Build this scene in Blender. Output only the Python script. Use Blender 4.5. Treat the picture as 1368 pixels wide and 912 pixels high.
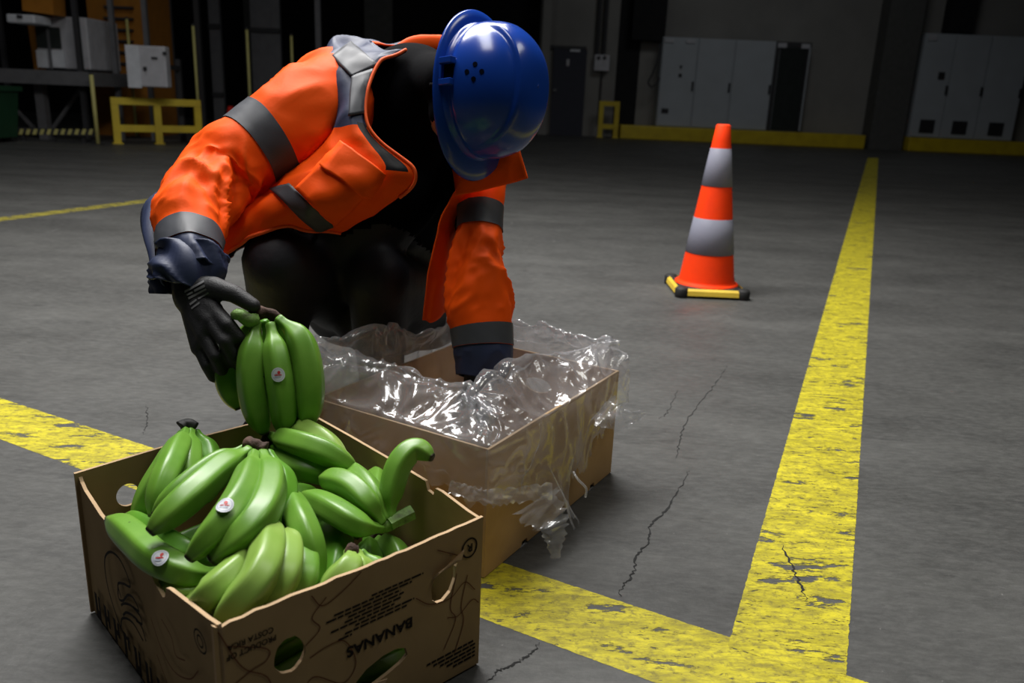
import bpy, bmesh, math, random
import numpy as np
from mathutils import Vector, Matrix
from mathutils.bvhtree import BVHTree

random.seed(7)
scn = bpy.context.scene
for _o in list(bpy.data.objects):
    bpy.data.objects.remove(_o, do_unlink=True)
COL = scn.collection

# ------------------------------------------------------------------ camera
FPX, PITCH, ROLL, HCAM = 1096.1, 0.2886, 0.0431, 0.814
_F = np.array([0, math.cos(PITCH), -math.sin(PITCH)])
_R0 = np.array([1.0, 0, 0]); _U0 = np.cross(_R0, _F)
_R = _R0*math.cos(ROLL) + _U0*math.sin(ROLL)
_U = -_R0*math.sin(ROLL) + _U0*math.cos(ROLL)
CAMP = np.array([0, 0, HCAM])
cam_d = bpy.data.cameras.new('camera')
cam = bpy.data.objects.new('camera', cam_d); COL.objects.link(cam)
cam_d.sensor_width = 36; cam_d.lens = FPX*36/1368
cam_d.clip_start = 0.05; cam_d.clip_end = 200
cam.matrix_world = Matrix(((_R[0], _U[0], -_F[0], 0), (_R[1], _U[1], -_F[1], 0),
                           (_R[2], _U[2], -_F[2], HCAM), (0, 0, 0, 1)))
cam_d.dof.use_dof = True; cam_d.dof.focus_distance = 1.42; cam_d.dof.aperture_fstop = 5.0
scn.camera = cam

# ------------------------------------------------------------------ light
scn.view_settings.view_transform = 'Standard'
scn.view_settings.look = 'None'
scn.view_settings.gamma = 1
scn.view_settings.use_curve_mapping = False
scn.view_settings.exposure = 0.0
world = bpy.data.worlds.new('hall_air'); scn.world = world; world.use_nodes = True
world.node_tree.nodes['Background'].inputs[0].default_value = (0.75, 0.85, 1, 1)
world.node_tree.nodes['Background'].inputs[1].default_value = 0.005

def area(name, loc, target, sx, sy, power, col=(1, 1, 1)):
    l = bpy.data.lights.new(name, 'AREA'); l.shape = 'RECTANGLE'; l.size = sx; l.size_y = sy
    l.energy = power; l.color = col
    o = bpy.data.objects.new(name, l); COL.objects.link(o)
    o.location = loc
    o.rotation_euler = (Vector(target)-Vector(loc)).to_track_quat('-Z', 'Y').to_euler()
    return o
area('hall_lamp', (-0.85, 2.0, 4.2), (-0.7, 2.0, 0), 3.0, 0.8, 112, (1, 0.985, 0.96))
area('hall_lamp', (-0.95, 3.4, 4.2), (-0.8, 2.9, 0), 3.0, 0.8, 285, (1, 0.985, 0.96))
area('hall_lamp', (-0.95, 4.9, 4.2), (-0.8, 4.4, 0), 3.0, 0.8, 85, (1, 0.985, 0.96))
area('hall_lamp', (2.3, 1.5, 4.4), (0.9, 1.9, 0), 1.8, 0.8, 40, (1, 0.985, 0.9))
area('hall_lamp', (4.6, 13.5, 6.5), (5.0, 19, 1), 3.0, 1.5, 42, (0.95, 0.98, 1))
area('hall_lamp', (-4.5, 8.8, 5.5), (-5, 11.5, 0), 2.0, 1.0, 24, (0.95, 0.98, 1))

# ------------------------------------------------------------------ helpers
def P(px, py, d):                       # point seen at a pixel, d metres along the view axis
    return CAMP + d*(_F + (px-684)/FPX*_R - (py-456)/FPX*_U)
def G(px, py, z=0.0):                   # point seen at a pixel on the level plane z
    d = _F + (px-684)/FPX*_R - (py-456)/FPX*_U
    return CAMP + (z-HCAM)/d[2]*d
def Y(px, py, y):                       # point seen at a pixel on the upright plane y
    d = _F + (px-684)/FPX*_R - (py-456)/FPX*_U
    return CAMP + y/d[1]*d
def W(*a): return np.array(a, float)
def nrm(v):
    v = np.asarray(v, float); return v/max(1e-9, np.linalg.norm(v))

def tag(o, label=None, cat=None, group=None, kind=None):
    if label: o['label'] = label
    if cat: o['category'] = cat
    if group: o['group'] = group
    if kind: o['kind'] = kind
    return o
def empty(name, loc, label=None, cat=None, group=None, kind=None):
    o = bpy.data.objects.new(name, None); COL.objects.link(o); o.location = tuple(loc)
    o.empty_display_size = 0.1
    return tag(o, label, cat, group, kind)
def adopt(o, parent):
    if parent is not None:
        o.parent = parent
        if parent.type == 'EMPTY':
            o.matrix_parent_inverse = Matrix.Translation(parent.location).inverted()
    return o
def mobj(name, verts, faces, mats, parent=None, smooth=False, mi=None, solid=0, off=-1, bevel=0):
    me = bpy.data.meshes.new(name)
    me.from_pydata([tuple(map(float, v)) for v in verts], [], [tuple(int(i) for i in f) for f in faces])
    for m in (mats if isinstance(mats, (list, tuple)) else [mats]): me.materials.append(m)
    if mi is not None: me.polygons.foreach_set('material_index', list(mi))
    if smooth: me.polygons.foreach_set('use_smooth', [True]*len(me.polygons))
    me.update()
    o = bpy.data.objects.new(name, me); COL.objects.link(o); adopt(o, parent)
    if solid:
        s = o.modifiers.new('thickness', 'SOLIDIFY'); s.thickness = solid; s.offset = off
    if bevel:
        b = o.modifiers.new('edges', 'BEVEL'); b.width = bevel; b.segments = 2; b.limit_method = 'ANGLE'
    return o
class MB:
    def __init__(s): s.v = []; s.f = []; s.m = []
    def add(s, v, f, m=0):
        n = len(s.v); s.v += [tuple(map(float, q)) for q in v]
        s.f += [tuple(int(i)+n for i in q) for q in f]; s.m += [m]*len(f); return s
    def box(s, a, b, m=0):
        x0, y0, z0 = np.minimum(a, b); x1, y1, z1 = np.maximum(a, b)
        return s.add([(x0,y0,z0),(x1,y0,z0),(x1,y1,z0),(x0,y1,z0),(x0,y0,z1),(x1,y0,z1),(x1,y1,z1),(x0,y1,z1)],
                     [(0,3,2,1),(4,5,6,7),(0,1,5,4),(1,2,6,5),(2,3,7,6),(3,0,4,7)], m)
    def obox(s, o, ax, ay, az, m=0):    # box from a corner and three edge vectors
        o, ax, ay, az = map(np.asarray, (o, ax, ay, az))
        v = [o, o+ax, o+ax+ay, o+ay, o+az, o+ax+az, o+ax+ay+az, o+ay+az]
        return s.add(v, [(0,3,2,1),(4,5,6,7),(0,1,5,4),(1,2,6,5),(2,3,7,6),(3,0,4,7)], m)
    def bar(s, a, b, r, n=8, m=0, r2=None):
        v, f = tube([a, b], [r, r if r2 is None else r2], n); return s.add(v, f, m)
    def build(s, name, mats, parent=None, smooth=False, **k):
        return mobj(name, s.v, s.f, mats, parent, smooth, s.m, **k)

def frames(path):
    path = np.asarray(path, float); n = len(path)
    T = np.gradient(path, axis=0) if n > 2 else np.repeat((path[1]-path[0])[None], n, 0)
    T /= np.linalg.norm(T, axis=1, keepdims=True)+1e-12
    ref = np.array([0, 0, 1.0]) if abs(T[0][2]) < 0.9 else np.array([0, 1.0, 0])
    N = np.zeros_like(T); N[0] = nrm(ref-(ref@T[0])*T[0])
    for i in range(1, n):
        q = N[i-1]-(N[i-1]@T[i])*T[i]; N[i] = nrm(q)
    return T, N, np.cross(T, N)
def tube(path, rad, n=10, cap=True):
    path = np.asarray(path, float); T, N, B = frames(path); v = []; f = []
    for i, p in enumerate(path):
        for k in range(n):
            a = 2*math.pi*k/n; v.append(p+rad[i]*(math.cos(a)*N[i]+math.sin(a)*B[i]))
    for i in range(len(path)-1):
        for k in range(n):
            f.append((i*n+k, i*n+(k+1) % n, (i+1)*n+(k+1) % n, (i+1)*n+k))
    if cap:
        f.append(tuple(range(n))[::-1]); f.append(tuple((len(path)-1)*n+k for k in range(n)))
    return v, f
def cr(pts, n, closed=False):           # Catmull-Rom resample along axis 0
    p = np.asarray(pts, float); m = len(p)
    if closed: p = np.concatenate([p[-1:], p, p[:2]]); segs = m
    else: p = np.concatenate([2*p[:1]-p[1:2], p, 2*p[-1:]-p[-2:-1]]); segs = m-1
    u = np.linspace(0, segs, n, endpoint=not closed)
    i = np.minimum(u.astype(int), segs-1); t = (u-i).reshape((-1,)+(1,)*(p.ndim-1))
    a, b, c, d = p[i], p[i+1], p[i+2], p[i+3]
    return 0.5*(2*b+(c-a)*t+(2*a-5*b+4*c-d)*t**2+(3*b-a-3*c+d)*t**3)
def loft(ctrl, nr, nc, closed=False):
    g = cr(np.asarray(ctrl, float), nr)
    return np.swapaxes(cr(np.swapaxes(g, 0, 1), nc, closed), 0, 1)
def gnorm(g, closed=False):
    du = np.gradient(g, axis=0)
    dv = (np.roll(g, -1, 1)-np.roll(g, 1, 1)) if closed else np.gradient(g, axis=1)
    n = np.cross(du, dv); return n/(np.linalg.norm(n, axis=2, keepdims=True)+1e-12)
def gmesh(g, closed=False):
    nr, nc = g.shape[:2]; f = []; ij = []
    for i in range(nr-1):
        for j in range(nc if closed else nc-1):
            f.append((i*nc+j, i*nc+(j+1) % nc, (i+1)*nc+(j+1) % nc, (i+1)*nc+j)); ij.append((i, j))
    return g.reshape(-1, 3), f, ij
_rs = np.random.RandomState(3); _H = _rs.rand(64, 64, 64)
def vn(p):                              # smooth value noise 0..1, p (...,3)
    p = np.asarray(p, float); i = np.floor(p).astype(int); t = p-i; t = t*t*(3-2*t)
    i %= 64; j = (i+1) % 64
    def h(a, b, c): return _H[a, b, c]
    x0, y0, z0 = i[..., 0], i[..., 1], i[..., 2]; x1, y1, z1 = j[..., 0], j[..., 1], j[..., 2]
    tx, ty, tz = t[..., 0], t[..., 1], t[..., 2]
    L = lambda a, b, w: a+(b-a)*w
    return L(L(L(h(x0,y0,z0), h(x1,y0,z0), tx), L(h(x0,y1,z0), h(x1,y1,z0), tx), ty),
             L(L(h(x0,y0,z1), h(x1,y0,z1), tx), L(h(x0,y1,z1), h(x1,y1,z1), tx), ty), tz)
def ridged(p): return 1-np.abs(2*vn(p)-1)*1.0

# ------------------------------------------------------------------ materials
MATS = {}
def pbr(name, col, rough=0.6, metal=0.0, spec=0.5, noise=None, bump=None, coat=0.0):
    """noise=(scale, colour2, lo, hi), bump=(scale, strength, distance)"""
    m = bpy.data.materials.new(name); m.use_nodes = True; nt = m.node_tree
    b = nt.nodes['Principled BSDF']
    b.inputs['Base Color'].default_value = (*col, 1); b.inputs['Roughness'].default_value = rough
    b.inputs['Metallic'].default_value = metal; b.inputs['Specular IOR Level'].default_value = spec
    if coat: b.inputs['Coat Weight'].default_value = coat; b.inputs['Coat Roughness'].default_value = 0.05
    geo = nt.nodes.new('ShaderNodeNewGeometry')
    if noise is None: noise = (9, tuple(c*0.82 for c in col), 0.35, 0.75)
    n = nt.nodes.new('ShaderNodeTexNoise'); n.inputs['Scale'].default_value = noise[0]; n.inputs['Detail'].default_value = 5
    nt.links.new(geo.outputs['Position'], n.inputs['Vector'])
    r = nt.nodes.new('ShaderNodeMapRange'); r.inputs[1].default_value = noise[2]; r.inputs[2].default_value = noise[3]
    nt.links.new(n.outputs['Fac'], r.inputs[0])
    x = nt.nodes.new('ShaderNodeMix'); x.data_type = 'RGBA'
    x.inputs[6].default_value = (*col, 1); x.inputs[7].default_value = (*noise[1], 1)
    nt.links.new(r.outputs[0], x.inputs[0]); nt.links.new(x.outputs[2], b.inputs['Base Color'])
    if bump:
        n2 = nt.nodes.new('ShaderNodeTexNoise'); n2.inputs['Scale'].default_value = bump[0]; n2.inputs['Detail'].default_value = 6
        nt.links.new(geo.outputs['Position'], n2.inputs['Vector'])
        bm = nt.nodes.new('ShaderNodeBump'); bm.inputs['Strength'].default_value = bump[1]; bm.inputs['Distance'].default_value = bump[2]
        nt.links.new(n2.outputs['Fac'], bm.inputs['Height']); nt.links.new(bm.outputs[0], b.inputs['Normal'])
    MATS[name] = m; return m
M = MATS
pbr('orange', (1.0, 0.105, 0.004), 0.6, spec=0.12, noise=(6, (0.97, 0.09, 0.003), .3, .7), bump=(160, .12, .002))
pbr('orange_piping', (1.0, 0.13, 0.02), 0.6, spec=.3)
pbr('navy', (0.024, 0.035, 0.085), 0.55, spec=.4, bump=(120, .15, .002))
pbr('reflective', (0.066, 0.070, 0.082), 0.5, spec=.4, noise=(30, (.052, .055, .066), .3, .7))
pbr('black_cloth', (0.0035, 0.0035, 0.0045), 0.85, spec=.04, bump=(90, .2, .003))
pbr('trouser', (0.024, 0.024, 0.031), 0.6, spec=.3, bump=(60, .3, .004))
pbr('black_band', (0.010, 0.010, 0.010), 0.5, spec=.3)
pbr('glove', (0.021, 0.021, 0.023), 0.6, spec=.35, bump=(420, .5, .0015))
pbr('glove_print', (0.16, 0.16, 0.165), 0.7)
pbr('skin', (0.42, 0.22, 0.15), 0.5)
pbr('hair', (0.01, 0.008, 0.006), 0.6)
pbr('helmet_blue', (0.009, 0.055, 0.37), 0.21, spec=.42, noise=(3, (.009, .05, .33), .3, .7), bump=(300, .02, .001), coat=.06)
pbr('helmet_dark', (0.002, 0.003, 0.012), 0.8, spec=.05)
pbr('card', (0.54, 0.335, 0.155), 0.8, spec=.15, noise=(14, (.47, .285, .125), .35, .7), bump=(70, .1, .002))
pbr('card_dark', (0.36, 0.25, 0.125), 0.85, spec=.12, noise=(12, (.30, .205, .10), .35, .7), bump=(70, .12, .002))
pbr('card_edge', (0.54, 0.38, 0.23), 0.9, spec=.1)
pbr('ink', (0.018, 0.014, 0.012), 0.8, spec=.1)
pbr('ink_red', (0.15, 0.062, 0.032), 0.85, spec=.1)
pbr('cone_red', (1.0, 0.055, 0.006), 0.55, spec=.15, noise=(20, (.9, .05, .01), .4, .8))
pbr('cone_white', (0.22, 0.225, 0.285), 0.5, spec=.2, noise=(60, (.225, .23, .285), .3, .7))
pbr('rubber', (0.012, 0.012, 0.012), 0.7)
pbr('strip_yellow', (0.75, 0.52, 0.05), 0.5)
pbr('yellow_steel', (0.56, 0.42, 0.012), 0.5, noise=(5, (.45, .32, .01), .4, .75))
pbr('pale_post', (0.50, 0.46, 0.16), 0.6)
pbr('wall', (0.24, 0.235, 0.22), 0.9, spec=.1, noise=(1.2, (.19, .185, .175), .3, .75))
pbr('hall_darkness', (0.012, 0.012, 0.013), 0.95, spec=.05)  # near-black colour standing in for the unlit hall beyond
pbr('pillar', (0.10, 0.10, 0.095), 0.9, spec=.1)
pbr('pillar_dark', (0.02, 0.02, 0.021), 0.9, spec=.1)
pbr('cabinet', (0.38, 0.41, 0.44), 0.55, spec=.3, noise=(3, (.35, .375, .40), .3, .7))
pbr('cabinet_seam', (0.02, 0.02, 0.022), 0.7)
pbr('glass_dark', (0.03, 0.035, 0.033), 0.2, spec=.5)
pbr('door_navy', (0.012, 0.014, 0.03), 0.6)
pbr('white_panel', (0.60, 0.62, 0.66), 0.5)
pbr('grey_panel', (0.46, 0.46, 0.49), 0.5)
pbr('machine_orange', (0.36, 0.14, 0.010), 0.6)
pbr('steel', (0.16, 0.16, 0.17), 0.5, metal=.3)
pbr('dark_steel', (0.03, 0.03, 0.033), 0.6)
pbr('green_bin', (0.008, 0.05, 0.02), 0.6)
pbr('sticker', (0.62, 0.64, 0.68), 0.45)
pbr('sticker_red', (0.55, 0.03, 0.03), 0.5)
pbr('sticker_ring', (0.42, 0.46, 0.55), 0.5)
pbr('crack', (0.012, 0.012, 0.012), 0.95)
pbr('crown_brown', (0.045, 0.022, 0.014), 0.85, noise=(60, (.10, .05, .035), .45, .65), bump=(150, .8, .004))
pbr('crown_green', (0.16, 0.30, 0.06), 0.6, noise=(60, (.05, .05, .025), .5, .75), bump=(150, .5, .003))
pbr('lamp_red', (0.6, 0.02, 0.01), 0.5)

def banana_mat(name, a, b):
    m = bpy.data.materials.new(name); m.use_nodes = True; nt = m.node_tree; bs = nt.nodes['Principled BSDF']
    bs.inputs['Roughness'].default_value = .36; bs.inputs['Specular IOR Level'].default_value = .45
    at = nt.nodes.new('ShaderNodeAttribute'); at.attribute_name = 't'
    cr_ = nt.nodes.new('ShaderNodeValToRGB'); e = cr_.color_ramp.elements
    e[0].position = 0; e[0].color = (a[0]*.9, a[1]*.95, a[2], 1)
    e[1].position = 1; e[1].color = (.012, .009, .006, 1)
    for pos, c in ((.12, (a[0]*1.15, a[1]*1.1, a[2]*1.2)), (.3, a), (.75, a), (.93, (a[0]*1.2, a[1]*1.08, a[2]*1.2)), (.970, (a[0]*.9, a[1]*.8, a[2])), (.984, (.02, .015, .008))):
        k = e.new(pos); k.color = (*c, 1)
    geo = nt.nodes.new('ShaderNodeNewGeometry')
    n = nt.nodes.new('ShaderNodeTexNoise'); n.inputs['Scale'].default_value = 22; n.inputs['Detail'].default_value = 5
    nt.links.new(geo.outputs['Position'], n.inputs['Vector'])
    r = nt.nodes.new('ShaderNodeMapRange'); r.inputs[1].default_value = .35; r.inputs[2].default_value = .7
    nt.links.new(n.outputs['Fac'], r.inputs[0])
    mul = nt.nodes.new('ShaderNodeMix'); mul.data_type = 'RGBA'; mul.blend_type = 'MULTIPLY'; mul.inputs[0].default_value = 1
    mx = nt.nodes.new('ShaderNodeMix'); mx.data_type = 'RGBA'; mx.inputs[6].default_value = (1, 1, 1, 1); mx.inputs[7].default_value = (*b, 1)
    nt.links.new(r.outputs[0], mx.inputs[0])
    nt.links.new(at.outputs['Fac'], cr_.inputs[0]); nt.links.new(cr_.outputs[0], mul.inputs[6]); nt.links.new(mx.outputs[2], mul.inputs[7])
    # small brown specks
    n2 = nt.nodes.new('ShaderNodeTexNoise'); n2.inputs['Scale'].default_value = 95; n2.inputs['Detail'].default_value = 2
    nt.links.new(geo.outputs['Position'], n2.inputs['Vector'])
    r2 = nt.nodes.new('ShaderNodeMapRange'); r2.inputs[1].default_value = .755; r2.inputs[2].default_value = .80
    nt.links.new(n2.outputs['Fac'], r2.inputs[0])
    m3 = nt.nodes.new('ShaderNodeMix'); m3.data_type = 'RGBA'; m3.inputs[7].default_value = (.04, .05, .015, 1)
    nt.links.new(r2.outputs[0], m3.inputs[0]); nt.links.new(mul.outputs[2], m3.inputs[6])
    nt.links.new(m3.outputs[2], bs.inputs['Base Color'])
    MATS[name] = m
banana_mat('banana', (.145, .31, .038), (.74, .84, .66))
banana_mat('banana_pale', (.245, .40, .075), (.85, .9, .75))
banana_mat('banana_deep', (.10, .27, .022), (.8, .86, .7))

def concrete():
    m = bpy.data.materials.new('concrete_floor'); m.use_nodes = True; nt = m.node_tree; b = nt.nodes['Principled BSDF']
    geo = nt.nodes.new('ShaderNodeNewGeometry')
    def noise(sc, det, vec=None, rough=.6):
        n = nt.nodes.new('ShaderNodeTexNoise'); n.inputs['Scale'].default_value = sc; n.inputs['Detail'].default_value = det; n.inputs['Roughness'].default_value = rough
        nt.links.new(vec or geo.outputs['Position'], n.inputs['Vector']); return n.outputs['Fac']
    def rng(s, a, b_, c=0, d=1):
        r = nt.nodes.new('ShaderNodeMapRange'); r.inputs[1].default_value = a; r.inputs[2].default_value = b_; r.inputs[3].default_value = c; r.inputs[4].default_value = d
        nt.links.new(s, r.inputs[0]); return r.outputs[0]
    def mixc(f, a, b_):
        x = nt.nodes.new('ShaderNodeMix'); x.data_type = 'RGBA'
        nt.links.new(f, x.inputs[0])
        for s, i in ((a, 6), (b_, 7)):
            if isinstance(s, tuple): x.inputs[i].default_value = (*s, 1)
            else: nt.links.new(s, x.inputs[i])
        return x.outputs[2]
    mp = nt.nodes.new('ShaderNodeMapping'); mp.inputs['Scale'].default_value = (1, 2.6, 1); mp.inputs['Rotation'].default_value = (0, 0, .35)
    nt.links.new(geo.outputs['Position'], mp.inputs[0])
    c = mixc(rng(noise(.9, 6, mp.outputs[0]), .35, .68), (.076, .076, .072), (.039, .039, .037))
    c = mixc(rng(noise(3.2, 8, mp.outputs[0], .7), .42, .72, 0, .75), c, (.037, .037, .036))
    c = mixc(rng(noise(26, 8, mp.outputs[0], .75), .42, .75, 0, .5), c, (.14, .139, .134))
    c = mixc(rng(noise(17, 8, mp.outputs[0], .75), .52, .70, 0, .6), c, (.05, .05, .05))
    c = mixc(rng(noise(5.5, 5, mp.outputs[0], .75), .61, .70, 0, .65), c, (.028, .028, .028))
    c = mixc(rng(noise(120, 3), .70, .78, 0, .6), c, (.28, .27, .26))
    c = mixc(rng(noise(75, 3), .71, .77, 0, .8), c, (.03, .03, .03))
    mp2 = nt.nodes.new('ShaderNodeMapping'); mp2.inputs['Scale'].default_value = (9, .7, 1); mp2.inputs['Rotation'].default_value = (0, 0, 1.0)
    nt.links.new(geo.outputs['Position'], mp2.inputs[0])
    c = mixc(rng(noise(2.4, 4, mp2.outputs[0]), .70, .76, 0, .35), c, (.24, .235, .23))
    nt.links.new(c, b.inputs['Base Color'])
    nt.links.new(rng(noise(4, 6), .3, .7, .42, .68), b.inputs['Roughness'])
    b.inputs['Specular IOR Level'].default_value = .35
    bm = nt.nodes.new('ShaderNodeBump'); bm.inputs['Strength'].default_value = .25; bm.inputs['Distance'].default_value = .004
    nt.links.new(noise(45, 8, None, .7), bm.inputs['Height']); nt.links.new(bm.outputs[0], b.inputs['Normal'])
    MATS['concrete'] = m
concrete()

def worn_paint(name, col, wear, ang, dirt=.7):
    """line paint: chipped by an alpha mask, dirtied by a second noise"""
    m = bpy.data.materials.new(name); m.use_nodes = True; nt = m.node_tree; b = nt.nodes['Principled BSDF']
    b.inputs['Roughness'].default_value = .55; b.inputs['Specular IOR Level'].default_value = .3
    geo = nt.nodes.new('ShaderNodeNewGeometry')
    mp = nt.nodes.new('ShaderNodeMapping'); mp.inputs['Rotation'].default_value = (0, 0, ang); mp.inputs['Scale'].default_value = (1, 3.2, 1)
    nt.links.new(geo.outputs['Position'], mp.inputs[0])
    def noise(sc, det, rough, vec):
        n = nt.nodes.new('ShaderNodeTexNoise'); n.inputs['Scale'].default_value = sc; n.inputs['Detail'].default_value = det; n.inputs['Roughness'].default_value = rough
        nt.links.new(vec, n.inputs['Vector']); return n.outputs['Fac']
    def rng(s, a, b_, c=0, d=1):
        r = nt.nodes.new('ShaderNodeMapRange'); r.inputs[1].default_value = a; r.inputs[2].default_value = b_; r.inputs[3].default_value = c; r.inputs[4].default_value = d
        nt.links.new(s, r.inputs[0]); return r.outputs[0]
    def mixc(f, a, b_):
        x = nt.nodes.new('ShaderNodeMix'); x.data_type = 'RGBA'; nt.links.new(f, x.inputs[0])
        for s, i in ((a, 6), (b_, 7)):
            if isinstance(s, tuple): x.inputs[i].default_value = (*s, 1)
            else: nt.links.new(s, x.inputs[i])
        return x.outputs[2]
    pos = geo.outputs['Position']
    c = mixc(rng(noise(9, 6, .7, mp.outputs[0]), .42, .62), col, tuple(q*.62 for q in col))
    c = mixc(rng(noise(26, 8, .75, mp.outputs[0]), .43, .60, 0, dirt), c, (.20, .17, .03))
    c = mixc(rng(noise(70, 4, .7, pos), .52, .68, 0, dirt), c, (.12, .10, .03))
    nt.links.new(c, b.inputs['Base Color'])
    big = rng(noise(6.5, 8, .72, mp.outputs[0]), wear, wear+.035)
    fine = rng(noise(34, 5, .7, mp.outputs[0]), wear+.055, wear+.085)
    mx = nt.nodes.new('ShaderNodeMath'); mx.operation = 'MAXIMUM'
    nt.links.new(big, mx.inputs[0]); nt.links.new(fine, mx.inputs[1])
    at = nt.nodes.new('ShaderNodeAttribute'); at.attribute_name = 'edge'     # 0 on the rim of the line, 1 inside
    ed = nt.nodes.new('ShaderNodeMath'); ed.operation = 'MULTIPLY_ADD'
    ns = noise(60, 5, .7, pos); nt.links.new(ns, ed.inputs[0]); ed.inputs[1].default_value = -.75; nt.links.new(at.outputs['Fac'], ed.inputs[2])
    edm = rng(ed.outputs[0], -.34, -.30, 1, 0)
    m2 = nt.nodes.new('ShaderNodeMath'); m2.operation = 'MAXIMUM'; nt.links.new(mx.outputs[0], m2.inputs[0]); nt.links.new(edm, m2.inputs[1])
    inv = nt.nodes.new('ShaderNodeMath'); inv.operation = 'SUBTRACT'; inv.inputs[0].default_value = 1; nt.links.new(m2.outputs[0], inv.inputs[1])
    nt.links.new(inv.outputs[0], b.inputs['Alpha'])
    bm = nt.nodes.new('ShaderNodeBump'); bm.inputs['Strength'].default_value = .3; bm.inputs['Distance'].default_value = .003
    nt.links.new(noise(60, 6, .7, pos), bm.inputs['Height']); nt.links.new(bm.outputs[0], b.inputs['Normal'])
    MATS[name] = m
worn_paint('paint_a', (.60, .52, .022), .56, .40)
worn_paint('paint_b', (.60, .52, .022), .565, -.47)
worn_paint('paint_old', (.36, .31, .05), .53, .3)

def plastic():
    m = bpy.data.materials.new('clear_film'); m.use_nodes = True; nt = m.node_tree
    nt.nodes.remove(nt.nodes['Principled BSDF']); out = nt.nodes['Material Output']
    geo = nt.nodes.new('ShaderNodeNewGeometry')
    n = nt.nodes.new('ShaderNodeTexNoise'); n.inputs['Scale'].default_value = 22; n.inputs['Detail'].default_value = 3; n.inputs['Distortion'].default_value = 1.5
    nt.links.new(geo.outputs['Position'], n.inputs['Vector'])
    bm = nt.nodes.new('ShaderNodeBump'); bm.inputs['Strength'].default_value = .35; bm.inputs['Distance'].default_value = .006
    nt.links.new(n.outputs['Fac'], bm.inputs['Height'])
    tr = nt.nodes.new('ShaderNodeBsdfTransparent'); tr.inputs[0].default_value = (.93, .93, .94, 1)
    gl = nt.nodes.new('ShaderNodeBsdfGlossy'); gl.inputs['Roughness'].default_value = .16; gl.inputs[0].default_value = (1, 1, 1, 1)
    nt.links.new(bm.outputs[0], gl.inputs['Normal'])
    fr0 = nt.nodes.new('ShaderNodeLayerWeight'); fr0.inputs['Blend'].default_value = .5; nt.links.new(bm.outputs[0], fr0.inputs['Normal'])
    pw = nt.nodes.new('ShaderNodeMath'); pw.operation = 'POWER'; nt.links.new(fr0.outputs['Facing'], pw.inputs[0]); pw.inputs[1].default_value = 3.5
    fr = nt.nodes.new('ShaderNodeMath'); fr.operation = 'MULTIPLY_ADD'; nt.links.new(pw.outputs[0], fr.inputs[0]); fr.inputs[1].default_value = .42; fr.inputs[2].default_value = .10
    mx = nt.nodes.new('ShaderNodeMixShader'); nt.links.new(fr.outputs[0], mx.inputs[0]); nt.links.new(tr.outputs[0], mx.inputs[1]); nt.links.new(gl.outputs[0], mx.inputs[2])
    df = nt.nodes.new('ShaderNodeBsdfTranslucent'); df.inputs[0].default_value = (.85, .86, .9, 1)
    d2 = nt.nodes.new('ShaderNodeBsdfDiffuse'); d2.inputs[0].default_value = (.85, .86, .9, 1)
    ad = nt.nodes.new('ShaderNodeMixShader'); ad.inputs[0].default_value = .5; nt.links.new(df.outputs[0], ad.inputs[1]); nt.links.new(d2.outputs[0], ad.inputs[2])
    m2 = nt.nodes.new('ShaderNodeMixShader'); m2.inputs[0].default_value = .19
    nt.links.new(mx.outputs[0], m2.inputs[1]); nt.links.new(ad.outputs[0], m2.inputs[2])
    nt.links.new(m2.outputs[0], out.inputs[0]); MATS['film'] = m
plastic()

# ================================================================== SETTING
floor = MB().box((-16, -3, -.2), (20, 26, 0)).build('floor', M['concrete'])
tag(floor, 'worn grey concrete hall floor with cracks and yellow lane lines', None, None, 'structure')
def ground_line(a0, a1, b0, b1, mat, label, n=60, z=.0004):
    """painted strip between edge a (a0->a1) and edge b (b0->b1)"""
    a0, a1, b0, b1 = [np.array([q[0], q[1], z]) for q in (a0, a1, b0, b1)]
    v = []; f = []; ed = []; cols = (0, .06, .5, .94, 1)
    for i in range(n+1):
        t = i/n; A = a0+(a1-a0)*t; B = b0+(b1-b0)*t
        for c in cols:
            v.append(A+(B-A)*c); ed.append(0.0 if c in (0, 1) else 1.0)
    k = len(cols)
    for i in range(n):
        for j in range(k-1): f.append((i*k+j, i*k+j+1, (i+1)*k+j+1, (i+1)*k+j))
    o = mobj('painted_line', v, f, mat, floor)
    at = o.data.attributes.new('edge', 'FLOAT', 'POINT'); at.data.foreach_set('value', ed)
    o['label'] = label; return o
ground_line((-8.7, 5.818), (2.2, .185), (-8.7+.083, 5.818-.160), (2.2-.083, .185-.160), M['paint_b'], 'worn yellow line running under the cardboard boxes', n=120)
ground_line((.360, 1.108), (6.59, 15.99), (.517, 1.028), (6.84, 16.1), M['paint_a'], 'long yellow lane line receding past the cone', n=160, z=.0007)
ground_line((-3.75, 3.2), (-1.9, 8.0), (-3.63, 3.15), (-1.78, 7.95), M['paint_old'], 'faded yellow line on the floor far left')

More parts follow.
